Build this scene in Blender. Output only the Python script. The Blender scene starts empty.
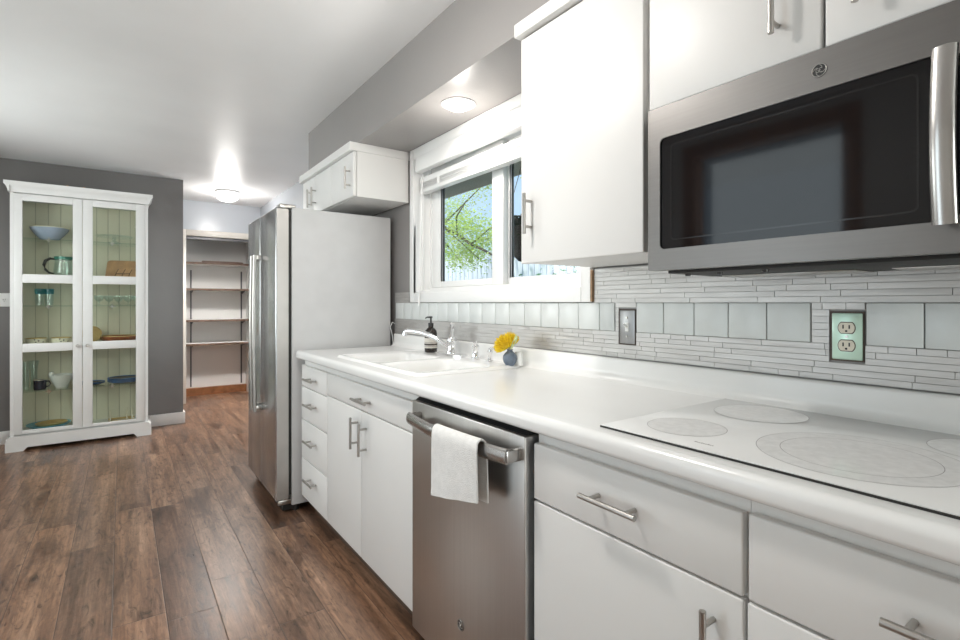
import bpy, bmesh, math, random
from mathutils import Vector, Matrix
random.seed(7)
R = math.radians
SC = bpy.context.scene
COL = SC.collection

# ------------------------------------------------------------------ camera, world, lights, exposure
CAM_Z = 1.18
cam_data = bpy.data.cameras.new('camera')
cam = bpy.data.objects.new('camera', cam_data)
COL.objects.link(cam)
cam.location = (0, 0, CAM_Z)
YAW = math.atan((480 - 122) / 502.0)
cam.rotation_euler = (R(90), 0, -YAW)
cam_data.sensor_width = 36
cam_data.lens = 36 * 502.0 / 960
cam_data.shift_y = -(320 - 303) / 960.0
cam_data.clip_start = 0.02
SC.camera = cam

SC.view_settings.view_transform = 'Standard'
SC.view_settings.look = 'None'
SC.view_settings.gamma = 1
SC.view_settings.use_curve_mapping = False
SC.view_settings.exposure = -0.05
SC.cycles.use_denoising = True
SC.cycles.max_bounces = 10
SC.cycles.diffuse_bounces = 6
SC.cycles.glossy_bounces = 5
SC.cycles.transparent_max_bounces = 24
SC.cycles.caustics_reflective = False
SC.cycles.caustics_refractive = False
SC.cycles.sample_clamp_indirect = 4

w = bpy.data.worlds.new('sky')
SC.world = w
w.use_nodes = True
wn, wl = w.node_tree.nodes, w.node_tree.links
bg = wn['Background']
tc = wn.new('ShaderNodeTexCoord')
sep = wn.new('ShaderNodeSeparateXYZ')
ramp = wn.new('ShaderNodeValToRGB')
wl.new(tc.outputs['Generated'], sep.inputs[0])
wl.new(sep.outputs['Z'], ramp.inputs[0])
ramp.color_ramp.elements[0].position = 0.0
ramp.color_ramp.elements[0].color = (0.62, 0.78, 0.95, 1)
ramp.color_ramp.elements[1].position = 0.6
ramp.color_ramp.elements[1].color = (0.36, 0.58, 0.92, 1)
wl.new(ramp.outputs[0], bg.inputs['Color'])
bg.inputs['Strength'].default_value = 1.25


def lamp(name, kind, loc, energy, color=(1, 1, 1), rot=(0, 0, 0), size=None, size_y=None, radius=None, spot=None):
    d = bpy.data.lights.new(name, kind)
    d.energy = energy
    d.color = color
    if kind == 'AREA':
        d.shape = 'RECTANGLE' if size_y else 'DISK'
        d.size = size
        if size_y:
            d.size_y = size_y
    if radius is not None:
        d.shadow_soft_size = radius
    if spot:
        d.spot_size, d.spot_blend = spot
    o = bpy.data.objects.new(name, d)
    COL.objects.link(o)
    o.location = loc
    o.rotation_euler = rot
    return o


sun = lamp('sun', 'SUN', (3, 8, 8), 7.0, (1.0, 0.97, 0.92))
sun.rotation_euler = Vector((0.45, -0.40, -0.80)).to_track_quat('-Z', 'Y').to_euler()
sun.data.angle = R(1.0)
# added area lamps standing for daylight in unseen openings behind and beside the photographer
lamp('added_back_door_daylight', 'AREA', (0.825, -2.72, 1.08), 64, (1.0, 0.985, 0.955), (R(90), 0, 0), 0.98, 1.95)
lamp('added_side_door_daylight', 'AREA', (-1.50, 1.61, 1.16), 15, (0.95, 0.97, 1.0), (0, R(-90), 0), 2.1, 0.85)
lamp('added_side_window_daylight', 'AREA', (-1.50, 3.95, 1.45), 40, (1.0, 0.985, 0.96), (0, R(-78), 0), 1.15, 1.65)

# ------------------------------------------------------------------ material helpers


def mat(name):
    m = bpy.data.materials.new(name)
    m.use_nodes = True
    return m, m.node_tree.nodes, m.node_tree.links, m.node_tree.nodes['Principled BSDF']


class N:
    """compact math-node writer"""

    def __init__(self, m):
        self.n = m.node_tree.nodes
        self.l = m.node_tree.links

    def put(self, sock, v):
        if isinstance(v, (int, float)):
            sock.default_value = v
        elif isinstance(v, tuple):
            sock.default_value = v
        else:
            self.l.new(v, sock)

    def math(self, op, a, b=None, c=None):
        x = self.n.new('ShaderNodeMath')
        x.operation = op
        self.put(x.inputs[0], a)
        if b is not None:
            self.put(x.inputs[1], b)
        if c is not None:
            self.put(x.inputs[2], c)
        return x.outputs[0]

    def coords(self, which='Object'):
        t = self.n.new('ShaderNodeTexCoord')
        return t.outputs[which]

    def pos(self):
        return self.n.new('ShaderNodeNewGeometry').outputs['Position']

    def mapping(self, v, scale=(1, 1, 1), loc=(0, 0, 0), rot=(0, 0, 0)):
        t = self.n.new('ShaderNodeMapping')
        self.l.new(v, t.inputs[0])
        self.put(t.inputs['Scale'], scale)
        self.put(t.inputs['Location'], loc)
        self.put(t.inputs['Rotation'], rot)
        return t.outputs[0]

    def noise(self, v, scale=5, detail=3, rough=0.5, dist=0.0):
        t = self.n.new('ShaderNodeTexNoise')
        if v is not None:
            self.l.new(v, t.inputs['Vector'])
        t.inputs['Scale'].default_value = scale
        t.inputs['Detail'].default_value = detail
        t.inputs['Roughness'].default_value = rough
        t.inputs['Distortion'].default_value = dist
        return t.outputs[0]

    def ramp(self, f, stops):
        t = self.n.new('ShaderNodeValToRGB')
        self.l.new(f, t.inputs[0])
        e = t.color_ramp.elements
        while len(e) < len(stops):
            e.new(0.5)
        for k, (p, c) in zip(e, stops):
            k.position = p
            k.color = (*c, 1) if len(c) == 3 else c
        return t.outputs[0]

    def mix(self, f, a, b, blend='MIX'):
        t = self.n.new('ShaderNodeMix')
        t.data_type = 'RGBA'
        t.blend_type = blend
        self.put(t.inputs[0], f)
        self.put(t.inputs[6], a if not (isinstance(a, tuple) and len(a) == 3) else (*a, 1))
        self.put(t.inputs[7], b if not (isinstance(b, tuple) and len(b) == 3) else (*b, 1))
        return t.outputs[2]

    def sep(self, v):
        t = self.n.new('ShaderNodeSeparateXYZ')
        self.l.new(v, t.inputs[0])
        return t.outputs

    def comb(self, x, y, z):
        t = self.n.new('ShaderNodeCombineXYZ')
        for s, v in zip(t.inputs, (x, y, z)):
            self.put(s, v)
        return t.outputs[0]

    def bump(self, h, strength, dist=0.002):
        t = self.n.new('ShaderNodeBump')
        self.l.new(h, t.inputs['Height'])
        t.inputs['Strength'].default_value = strength
        t.inputs['Distance'].default_value = dist
        return t.outputs[0]


def plain(name, col, rough=0.5, metal=0.0, spec=0.5, var=0.04, vscale=9, bump=0.0, bscale=60, coat=0.0, emit=None, estr=0.0):
    m, n, l, b = mat(name)
    k = N(m)
    c = k.coords()
    f = k.noise(c, vscale, 4)
    dark = tuple(max(0, x * (1 - var)) for x in col)
    lite = tuple(min(1, x * (1 + var)) for x in col)
    l.new(k.ramp(f, [(0.3, dark), (0.7, lite)]), b.inputs['Base Color'])
    b.inputs['Roughness'].default_value = rough
    b.inputs['Metallic'].default_value = metal
    b.inputs['Specular IOR Level'].default_value = spec
    b.inputs['Coat Weight'].default_value = coat
    if bump:
        l.new(k.bump(k.noise(c, bscale, 3), bump), b.inputs['Normal'])
    if emit:
        b.inputs['Emission Color'].default_value = (*emit, 1)
        b.inputs['Emission Strength'].default_value = estr
    return m


def brushed(name, col, rough=0.3, stretch=(120, 120, 1.5), var=0.03):
    m, n, l, b = mat(name)
    k = N(m)
    f = k.noise(k.mapping(k.coords(), stretch), 1.0, 3, 0.5)
    lo = tuple(x * (1 - var) for x in col)
    hi = tuple(min(1, x * (1 + var)) for x in col)
    l.new(k.ramp(f, [(0.3, lo), (0.7, hi)]), b.inputs['Base Color'])
    b.inputs['Metallic'].default_value = 1
    b.inputs['Roughness'].default_value = rough
    return m


def clear_glass(name, tint=(0.95, 0.98, 0.97), gloss=1.0, rough=0.0, ior=1.45):
    """thin pane: light passes straight through, the surface reflects by Fresnel"""
    m, n, l, b = mat(name)
    out = n['Material Output']
    n.remove(b)
    tr = n.new('ShaderNodeBsdfTransparent')
    tr.inputs[0].default_value = (*tint, 1)
    gl = n.new('ShaderNodeBsdfGlossy')
    gl.inputs['Roughness'].default_value = rough
    gl.inputs['Color'].default_value = (gloss, gloss, gloss, 1)
    fr = n.new('ShaderNodeFresnel')
    fr.inputs[0].default_value = ior
    mx = n.new('ShaderNodeMixShader')
    k = N(m)
    back = n.new('ShaderNodeNewGeometry').outputs['Backfacing']
    l.new(k.math('MULTIPLY', fr.outputs[0], k.math('SUBTRACT', 1.0, back)), mx.inputs[0])
    l.new(tr.outputs[0], mx.inputs[1])
    l.new(gl.outputs[0], mx.inputs[2])
    l.new(mx.outputs[0], out.inputs[0])
    return m


M = {}
M['cab'] = plain('white_cabinet_paint', (0.75, 0.742, 0.725), 0.42, var=0.015, vscale=4, bump=0.05, bscale=90)
M['trimwhite'] = plain('white_gloss_trim', (0.84, 0.84, 0.83), 0.32, var=0.01)
M['lamin'] = plain('white_laminate', (0.82, 0.82, 0.81), 0.22, var=0.02, vscale=3)
M['sinkw'] = plain('white_sink', (0.86, 0.86, 0.85), 0.16, var=0.01)
M['china'] = plain('white_china_cabinet', (0.82, 0.82, 0.81), 0.4, var=0.01)
M['dark'] = plain('black_gap', (0.015, 0.014, 0.013), 0.6, var=0.1)
M['blackplastic'] = plain('black_plastic', (0.02, 0.02, 0.02), 0.35)
M['rawwood'] = plain('raw_wood_edge', (0.30, 0.19, 0.11), 0.7, var=0.25, vscale=40)
M['toe'] = plain('toe_kick', (0.10, 0.065, 0.045), 0.6, var=0.2)
M['nickel'] = plain('brushed_nickel', (0.46, 0.44, 0.415), 0.30, 1.0, var=0.03, vscale=20)
M['chrome'] = plain('chrome', (0.86, 0.86, 0.87), 0.08, 1.0, var=0.01)
M['steel'] = brushed('stainless_steel', (0.56, 0.54, 0.52), 0.33)
M['steel_bar'] = plain('steel_bar', (0.47, 0.455, 0.44), 0.26, 1.0, var=0.03, vscale=8)
M['steel_fridge'] = brushed('stainless_fridge', (0.56, 0.565, 0.57), 0.25)
M['steel_mw'] = brushed('slate_steel', (0.185, 0.176, 0.168), 0.40, (220, 6, 220), 0.03)
M['fridge_side'] = plain('grey_fridge_side', (0.60, 0.60, 0.60), 0.45, var=0.03, bump=0.12, bscale=240)
M['door_edge'] = plain('pale_grey_door_edge', (0.48, 0.46, 0.44), 0.35, 0.7, var=0.05)
M['glassblack'] = plain('black_glass', (0.006, 0.006, 0.007), 0.06, spec=0.36)
M['cookglass'] = plain('white_ceramic_glass', (0.83, 0.83, 0.82), 0.10, spec=0.28, var=0.01)
M['ringgrey'] = plain('grey_printed_ring', (0.42, 0.41, 0.40), 0.12)
M['zone'] = plain('speckled_zone', (0.775, 0.77, 0.76), 0.12, spec=0.28, var=0.06, vscale=70)
M['pane'] = clear_glass('window_glass')
M['cabglass'] = clear_glass('green_cabinet_glass', (0.925, 0.945, 0.92))
M['shelfglass'] = clear_glass('glass_shelf', (0.90, 0.95, 0.93))
M['glassware'] = clear_glass('clear_glassware', (0.92, 0.965, 0.96), 1.0, 0.10, 2.1)
M['tealglass'] = clear_glass('teal_glassware', (0.50, 0.83, 0.90), 1.0)
M['frost'] = plain('frosted_glass_tile', (0.66, 0.685, 0.675), 0.30, var=0.03, vscale=18)
M['grout'] = plain('dark_grout', (0.36, 0.35, 0.34), 0.8)
M['plate_reflection'] = plain('steel_plate_green_reflection', (0.56, 0.74, 0.62), 0.3, 0.4, var=0.12, vscale=14)  # greenish reflection on the steel, put into the base colour
M['pewter'] = brushed('pewter_plate', (0.30, 0.30, 0.30), 0.35, (200, 200, 30), 0.05)
M['bronze'] = plain('dark_bronze_edge', (0.07, 0.045, 0.03), 0.5)
M['cream'] = plain('cream_plastic', (0.72, 0.66, 0.54), 0.35)
M['yellow'] = plain('yellow_petals', (0.90, 0.60, 0.02), 0.6, var=0.3, vscale=60)
M['paleleaf'] = plain('pale_green_leaf', (0.55, 0.62, 0.33), 0.6, var=0.2)
M['vase'] = plain('slate_blue_glaze', (0.13, 0.165, 0.22), 0.25, var=0.15, vscale=30)
M['amber'] = plain('dark_amber_bottle', (0.018, 0.012, 0.009), 0.12)
M['label'] = plain('paper_label', (0.66, 0.63, 0.57), 0.6)
M['labeldark'] = plain('label_print', (0.06, 0.05, 0.045), 0.6)
M['bluebowl'] = plain('blue_grey_glaze', (0.40, 0.46, 0.62), 0.25, var=0.1)
M['creamglaze'] = plain('cream_glaze', (0.78, 0.72, 0.58), 0.3)
M['board'] = plain('light_wood', (0.66, 0.38, 0.20), 0.55, var=0.18, vscale=14)
M['tanwood'] = plain('tan_wood', (0.62, 0.44, 0.18), 0.5, var=0.15, vscale=14)
M['browntray'] = plain('brown_wood_tray', (0.33, 0.10, 0.035), 0.4, var=0.2, vscale=14)
M['navy'] = plain('navy_glaze', (0.012, 0.016, 0.035), 0.25)
M['whiteglaze'] = plain('white_glaze', (0.85, 0.85, 0.83), 0.25)
M['bluerim'] = plain('blue_glaze', (0.10, 0.24, 0.55), 0.25)
M['turq'] = plain('turquoise_glaze', (0.16, 0.46, 0.58), 0.3, var=0.25, vscale=12)
M['towel'] = plain('white_terry', (0.80, 0.79, 0.77), 0.95, spec=0.1, var=0.05, vscale=60, bump=0.9, bscale=420)
M['walnut'] = plain('brown_shelf_edge', (0.16, 0.10, 0.07), 0.5, var=0.25, vscale=20)
M['brownboard'] = plain('stained_brown_board', (0.27, 0.11, 0.045), 0.4, var=0.25, vscale=16)
M['greymetal'] = plain('grey_slotted_metal', (0.12, 0.12, 0.125), 0.4, 0.5)
M['lampglow'] = plain('lit_opal_glass', (0.9, 0.9, 0.9), 0.3, emit=(1, 0.98, 0.95), estr=4.0)
M['bulbglow'] = plain('lit_bulb', (0.9, 0.9, 0.9), 0.3, emit=(1, 0.95, 0.88), estr=7.0)
M['woodtrim'] = plain('stained_door_trim', (0.34, 0.15, 0.065), 0.45, var=0.3, vscale=12)
M['eave'] = plain('brown_eave_paint', (0.30, 0.255, 0.215), 0.7)
M['lawn'] = plain('lawn', (0.10, 0.16, 0.04), 0.9, var=0.4, vscale=12)
M['bark'] = plain('bark', (0.10, 0.075, 0.055), 0.9, var=0.3, vscale=30)
M['extwall'] = plain('outer_wall', (0.5, 0.48, 0.45), 0.8)
M['gasketgrey'] = plain('pale_gasket', (0.45, 0.46, 0.48), 0.5)
M['coir'] = plain('dark_coir_liner', (0.022, 0.016, 0.012), 0.95, var=0.3, vscale=40, bump=0.5)


def leafmat(name, col, var):
    m, n, l, b = mat(name)
    k = N(m)
    f = k.noise(k.coords(), 5, 3)
    c = k.ramp(f, [(0.3, tuple(x * (1 - var) for x in col)), (0.7, tuple(min(1, x * (1 + var)) for x in col))])
    l.new(c, b.inputs['Base Color'])
    b.inputs['Roughness'].default_value = 0.6
    out = n['Material Output']
    tl = n.new('ShaderNodeBsdfTranslucent')
    l.new(c, tl.inputs[0])
    mx = n.new('ShaderNodeMixShader')
    mx.inputs[0].default_value = 0.5
    l.new(b.outputs[0], mx.inputs[1])
    l.new(tl.outputs[0], mx.inputs[2])
    l.new(mx.outputs[0], out.inputs[0])
    return m


M['leaf'] = leafmat('bright_leaf', (0.52, 0.64, 0.18), 0.35)
M['leafdark'] = leafmat('blue_green_leaf', (0.14, 0.30, 0.16), 0.4)
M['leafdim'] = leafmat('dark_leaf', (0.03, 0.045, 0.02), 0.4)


def wallpaint(name, col, rough, bump=0.25, bscale=70, wav=0.0):
    m, n, l, b = mat(name)
    k = N(m)
    p = k.pos()
    f = k.noise(p, 1.3, 3)
    l.new(k.ramp(f, [(0.3, tuple(x * 0.96 for x in col)), (0.7, tuple(min(1, x * 1.04) for x in col))]), b.inputs['Base Color'])
    b.inputs['Roughness'].default_value = rough
    h = k.noise(p, bscale, 3, 0.6)
    if wav:
        h = k.math('MULTIPLY_ADD', k.noise(p, 3.5, 2), wav, h)
    l.new(k.bump(h, bump, 0.003), b.inputs['Normal'])
    return m


M['paintdark'] = wallpaint('charcoal_satin_paint', (0.18, 0.173, 0.169), 0.25, 0.3, 60, 5)
M['paintgrey'] = wallpaint('grey_satin_paint', (0.285, 0.272, 0.264), 0.36, 0.15)
M['paintblue'] = wallpaint('pale_blue_paint', (0.52, 0.55, 0.59), 0.25, 0.15)
M['paintwhite'] = wallpaint('off_white_paint', (0.76, 0.75, 0.73), 0.5, 0.15)
M['ceil'] = wallpaint('white_satin_ceiling', (0.82, 0.82, 0.82), 0.40, 0.18, 45, 6)


def floor_mat():
    m, n, l, b = mat('brown_plank_laminate')
    k = N(m)
    x, y, z = k.sep(k.pos())[:3]
    W, L = 0.167, 1.25
    u = k.math('DIVIDE', k.math('SUBTRACT', x, 0.137), W)
    row = k.math('FLOOR', u)
    wn1 = n.new('ShaderNodeTexWhiteNoise')
    wn1.noise_dimensions = '1D'
    l.new(row, wn1.inputs['W'])
    v = k.math('ADD', k.math('DIVIDE', y, L), k.math('MULTIPLY', wn1.outputs['Value'], 7.3))
    seg = k.math('FLOOR', v)
    wn2 = n.new('ShaderNodeTexWhiteNoise')
    wn2.noise_dimensions = '2D'
    l.new(k.comb(row, seg, 0.0), wn2.inputs['Vector'])
    pid = wn2.outputs['Value']
    off = k.math('MULTIPLY', pid, 40.0)
    gx = k.math('ADD', k.math('MULTIPLY', x, 17.0), off)
    gy = k.math('MULTIPLY', y, 0.8)
    g1 = k.noise(k.comb(gx, gy, off), 1.0, 7, 0.62, 0.35)
    g2 = k.noise(k.comb(k.math('ADD', k.math('MULTIPLY', x, 7.0), off), k.math('MULTIPLY', y, 1.7), off), 1.0, 5, 0.6, 0.8)
    g3 = k.noise(k.comb(k.math('ADD', k.math('MULTIPLY', x, 34.0), off), k.math('MULTIPLY', y, 9.0), off), 1.0, 5, 0.65, 1.6)
    g4 = k.noise(k.comb(k.math('ADD', k.math('MULTIPLY', x, 110.0), off), k.math('MULTIPLY', y, 5.0), off), 1.0, 3, 0.6, 0.3)
    base = k.ramp(g1, [(0.30, (0.095, 0.048, 0.028)), (0.5, (0.195, 0.112, 0.071)), (0.70, (0.31, 0.195, 0.130))])
    blot = k.ramp(g2, [(0.33, (0.38, 0.32, 0.28)), (0.45, (0.95, 0.93, 0.91)), (0.7, (1.28, 1.26, 1.24))])
    c = k.mix(0.8, base, blot, 'MULTIPLY')
    c = k.mix(0.85, c, k.ramp(g3, [(0.32, (0.22, 0.18, 0.16)), (0.42, (0.86, 0.84, 0.83)), (0.5, (1.0, 1.0, 1.0)), (0.66, (1.35, 1.33, 1.30))]), 'MULTIPLY')
    c = k.mix(0.5, c, k.ramp(g4, [(0.36, (0.55, 0.53, 0.51)), (0.62, (1.3, 1.3, 1.3))]), 'MULTIPLY')
    tint = k.ramp(pid, [(0.0, (0.72, 0.68, 0.66)), (0.5, (1.0, 1.0, 1.0)), (1.0, (1.38, 1.30, 1.21))])
    c = k.mix(0.9, c, tint, 'MULTIPLY')
    fu = k.math('FRACT', u)
    fv = k.math('FRACT', v)
    du = k.math('MULTIPLY', k.math('MINIMUM', fu, k.math('SUBTRACT', 1.0, fu)), W)
    dv = k.math('MULTIPLY', k.math('MINIMUM', fv, k.math('SUBTRACT', 1.0, fv)), L)
    d = k.math('MINIMUM', du, dv)
    seam = k.math('SMOOTH_MIN', k.math('DIVIDE', d, 0.0022), 1.0, 0.2)
    c = k.mix(seam, (0.05, 0.032, 0.024), c)
    l.new(c, b.inputs['Base Color'])
    b.inputs['Specular IOR Level'].default_value = 0.85
    rg = k.math('MULTIPLY_ADD', g1, 0.16, 0.23)
    l.new(rg, b.inputs['Roughness'])
    rip = k.noise(k.comb(k.math('MULTIPLY', x, 14.0), k.math('MULTIPLY', y, 42.0), off), 1.0, 3, 0.5, 1.0)
    h = k.math('MULTIPLY_ADD', g3, 0.5, k.math('MULTIPLY_ADD', rip, 0.55, k.math('MULTIPLY_ADD', g1, 0.5, k.math('MULTIPLY', seam, 0.8))))
    l.new(k.bump(h, 0.35, 0.002), b.inputs['Normal'])
    return m


M['floor'] = floor_mat()


def strip_mat():
    m, n, l, b = mat('brushed_aluminium_strip')
    k = N(m)
    c = k.coords()
    f = k.noise(k.mapping(c, (6, 6, 420)), 1.0, 4, 0.6)
    big = k.noise(k.mapping(c, (1, 9, 63)), 1.0, 2)
    col = k.mix(0.5, k.ramp(f, [(0.3, (0.47, 0.455, 0.44)), (0.7, (0.58, 0.57, 0.555))]),
                k.ramp(big, [(0.3, (0.46, 0.445, 0.43)), (0.7, (0.62, 0.605, 0.59))]))
    l.new(col, b.inputs['Base Color'])
    b.inputs['Metallic'].default_value = 0.7
    l.new(k.math('MULTIPLY_ADD', f, 0.2, 0.38), b.inputs['Roughness'])
    return m


M['strip'] = strip_mat()


def beadboard():
    m, n, l, b = mat('cream_beadboard')
    k = N(m)
    x, y, z = k.sep(k.pos())[:3]
    fr = k.math('FRACT', k.math('DIVIDE', k.math('ADD', x, 5.0), 0.083))
    d = k.math('MINIMUM', fr, k.math('SUBTRACT', 1.0, fr))
    g = k.math('MINIMUM', k.math('MULTIPLY', d, 22.0), 1.0)
    l.new(k.mix(g, (0.40, 0.38, 0.28), (0.78, 0.74, 0.60)), b.inputs['Base Color'])
    b.inputs['Roughness'].default_value = 0.5
    l.new(k.bump(g, 0.5, 0.004), b.inputs['Normal'])
    return m


M['bead'] = beadboard()


def patterned():
    m, n, l, b = mat('spotted_glaze')
    k = N(m)
    t = n.new('ShaderNodeTexVoronoi')
    l.new(k.coords(), t.inputs['Vector'])
    t.inputs['Scale'].default_value = 42
    l.new(k.ramp(t.outputs['Distance'], [(0.20, (0.10, 0.07, 0.10)), (0.27, (0.85, 0.80, 0.66))]), b.inputs['Base Color'])
    b.inputs['Roughness'].default_value = 0.3
    return m


M['spots'] = patterned()


def fencemat():
    m, n, l, b = mat('weathered_fence')
    k = N(m)
    c = k.pos()
    f = k.noise(k.mapping(c, (1, 9, 1.0)), 1.5, 4)
    l.new(k.ramp(f, [(0.25, (0.50, 0.52, 0.60)), (0.75, (0.80, 0.83, 0.92))]), b.inputs['Base Color'])
    b.inputs['Roughness'].default_value = 0.85
    return m


M['fence'] = fencemat()

# ------------------------------------------------------------------ geometry helpers


def box(bm, x0, x1, y0, y1, z0, z1, bev=0.0, seg=2):
    vs = [bm.verts.new((x, y, z)) for x in (x0, x1) for y in (y0, y1) for z in (z0, z1)]
    fs = []
    for q in ((0, 1, 3, 2), (4, 6, 7, 5), (0, 4, 5, 1), (2, 3, 7, 6), (0, 2, 6, 4), (1, 5, 7, 3)):
        fs.append(bm.faces.new([vs[i] for i in q]))
    if bev:
        es = list({e for f in fs for e in f.edges})
        bmesh.ops.bevel(bm, geom=es, offset=bev, segments=seg, profile=0.5, affect='EDGES')


def cyl(bm, p, q, r, r2=None, seg=16, cap=True):
    p, q = Vector(p), Vector(q)
    r2 = r if r2 is None else r2
    d = (q - p).normalized()
    a = d.orthogonal().normalized()
    b = d.cross(a)
    A, B = [], []
    for i in range(seg):
        t = 2 * math.pi * i / seg
        o = a * math.cos(t) + b * math.sin(t)
        A.append(bm.verts.new(p + o * r))
        B.append(bm.verts.new(q + o * r2))
    for i in range(seg):
        j = (i + 1) % seg
        bm.faces.new((A[i], A[j], B[j], B[i]))
    if cap:
        bm.faces.new(A[::-1])
        bm.faces.new(B)


def tube(bm, pts, r, seg=10, flat=None, up=(0, 0, 1)):
    """swept section along a polyline; r number or list; flat=(ru, rv) elliptical"""
    pts = [Vector(p) for p in pts]
    rings = []
    for i, p in enumerate(pts):
        d = (pts[min(i + 1, len(pts) - 1)] - pts[max(i - 1, 0)]).normalized()
        u = Vector(up)
        a = (u - d * u.dot(d))
        a = a.normalized() if a.length > 1e-4 else d.orthogonal().normalized()
        b = d.cross(a)
        rr = r[i] if isinstance(r, (list, tuple)) else r
        ra, rb = (rr, rr) if flat is None else (flat[0], flat[1])
        rings.append([bm.verts.new(p + a * ra * math.cos(2 * math.pi * k / seg) + b * rb * math.sin(2 * math.pi * k / seg)) for k in range(seg)])
    for A, B in zip(rings, rings[1:]):
        for k in range(seg):
            j = (k + 1) % seg
            bm.faces.new((A[k], A[j], B[j], B[k]))
    bm.faces.new(rings[0][::-1])
    bm.faces.new(rings[-1])


def lathe(bm, prof, seg=28, c=(0, 0, 0), close=False, axis='z'):
    rings = []
    for r, z in prof:
        ring = []
        for k in range(seg):
            t = 2 * math.pi * k / seg
            if axis == 'z':
                v = (c[0] + r * math.cos(t), c[1] + r * math.sin(t), c[2] + z)
            elif axis == 'x':
                v = (c[0] + z, c[1] + r * math.cos(t), c[2] + r * math.sin(t))
            else:
                v = (c[0] + r * math.cos(t), c[1] + z, c[2] + r * math.sin(t))
            ring.append(bm.verts.new(v))
        rings.append(ring)
    if close:
        rings.append(rings[0])
    for A, B in zip(rings, rings[1:]):
        for k in range(seg):
            j = (k + 1) % seg
            bm.faces.new((A[k], A[j], B[j], B[k]))
    if not close:
        if prof[0][0] > 1e-6:
            bm.faces.new(rings[0][::-1])
        if prof[-1][0] > 1e-6:
            bm.faces.new(rings[-1])


def prism(bm, poly, ax, a0, a1):
    """polygon in the two axes other than ax, extruded from a0 to a1"""
    def P(u, v, a):
        return {'x': (a, u, v), 'y': (u, a, v), 'z': (u, v, a)}[ax]
    A = [bm.verts.new(P(u, v, a0)) for u, v in poly]
    B = [bm.verts.new(P(u, v, a1)) for u, v in poly]
    n = len(poly)
    for i in range(n):
        j = (i + 1) % n
        bm.faces.new((A[i], A[j], B[j], B[i]))
    bm.faces.new(A[::-1])
    bm.faces.new(B)


LOC = {}


def obj(name, bm, m, parent=None, smooth=True, ang=40):
    """one mesh object; vertices are given in world space and moved to the parent's frame"""
    bmesh.ops.remove_doubles(bm, verts=bm.verts, dist=1e-6)
    bmesh.ops.recalc_face_normals(bm, faces=bm.faces)
    if parent is not None:
        bmesh.ops.translate(bm, verts=bm.verts, vec=-LOC.get(parent.name, Vector((0, 0, 0))))
    me = bpy.data.meshes.new(name)
    bm.to_mesh(me)
    bm.free()
    mats = m if isinstance(m, (list, tuple)) else [m]
    for x in mats:
        me.materials.append(x)
    if smooth:
        me.shade_smooth()
        me.set_sharp_from_angle(angle=R(ang))
    o = bpy.data.objects.new(name, me)
    COL.objects.link(o)
    if parent is not None:
        o.parent = parent
        LOC[o.name] = LOC.get(parent.name, Vector((0, 0, 0)))
    return o


def tag(o, label, cat, group=None):
    o['label'] = label
    o['category'] = cat
    if group:
        o['group'] = group
    return o


def thing(name, label, cat, loc=(0, 0, 0), group=None):
    o = bpy.data.objects.new(name, None)
    COL.objects.link(o)
    o.empty_display_size = 0.05
    o.location = loc
    LOC[o.name] = Vector(loc)
    return tag(o, label, cat, group)


def struct(name, bm, m, parent=None, **k):
    o = obj(name, bm, m, parent, **k)
    if parent is None:
        o['kind'] = 'structure'
    return o


def BM():
    return bmesh.new()


def boxes(*bs):
    bm = BM()
    for b in bs:
        box(bm, *b)
    return bm


def dup(root, loc, label=None, group=None):
    r = root.copy()
    COL.objects.link(r)
    r.location = loc
    if label:
        r['label'] = label
    if group:
        r['group'] = group
    for ch in list(root.children):
        c = ch.copy()
        COL.objects.link(c)
        c.parent = r
        for g in list(ch.children):
            d = g.copy()
            COL.objects.link(d)
            d.parent = c
    return r


# ------------------------------------------------------------------ room shell
XW, XO = 1.42, 1.58            # inner and outer face of the window wall
XL, YB, YF = -1.35, -2.6, 6.80
CEIL, SOF = 2.39, 2.085
YP = 5.72                      # charcoal partition face

struct('floor', boxes((XL - .15, XO, YB - .15, 7.5, -0.06, 0)), M['floor'])
struct('ceiling', boxes((XL - 1.6, XO, YB - 1.5, 7.5, CEIL, CEIL + .08)), M['ceil'])  # runs past the walls as an unseen overhang to keep sun out
# window wall with its opening
WY0, WY1, WZ0, WZ1 = 1.30, 2.655, 1.225, 2.03
struct('wall_window', boxes((XW, XO, YB, WY0, 0, CEIL), (XW, XO, WY1, 3.72, 0, CEIL),
                            (XW, XO, WY0, WY1, 0, WZ0), (XW, XO, WY0, WY1, WZ1, CEIL)), M['paintgrey'])
struct('wall_hallway', boxes((XW + .01, XO, 3.72, YF, 0, CEIL)), M['paintblue'])
struct('trim_1', boxes((1.085, XW, YB, 3.63, SOF, CEIL)), M['paintgrey'])           # the soffit
struct('wall_partition', boxes((XL, 0.49, YP, YP + .11, 0, CEIL)), M['paintdark'])
# far wall with pantry opening
PX0, PX1, PZ = 0.60, 1.36, 1.985
struct('wall_far', boxes((XL, PX0, YF, YF + .1, 0, CEIL), (PX1, XW + .01, YF, YF + .1, 0, CEIL), (PX0, PX1, YF, YF + .1, PZ, CEIL)), M['paintblue'])
struct('wall_pantry', boxes((PX0 - .05, PX1 + .05, 7.36, 7.42, 0, CEIL), (PX0 - .05, PX0, YF + .1, 7.36, 0, CEIL),
                            (PX1, PX1 + .05, YF + .1, 7.36, 0, CEIL)), M['paintwhite'])
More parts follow.
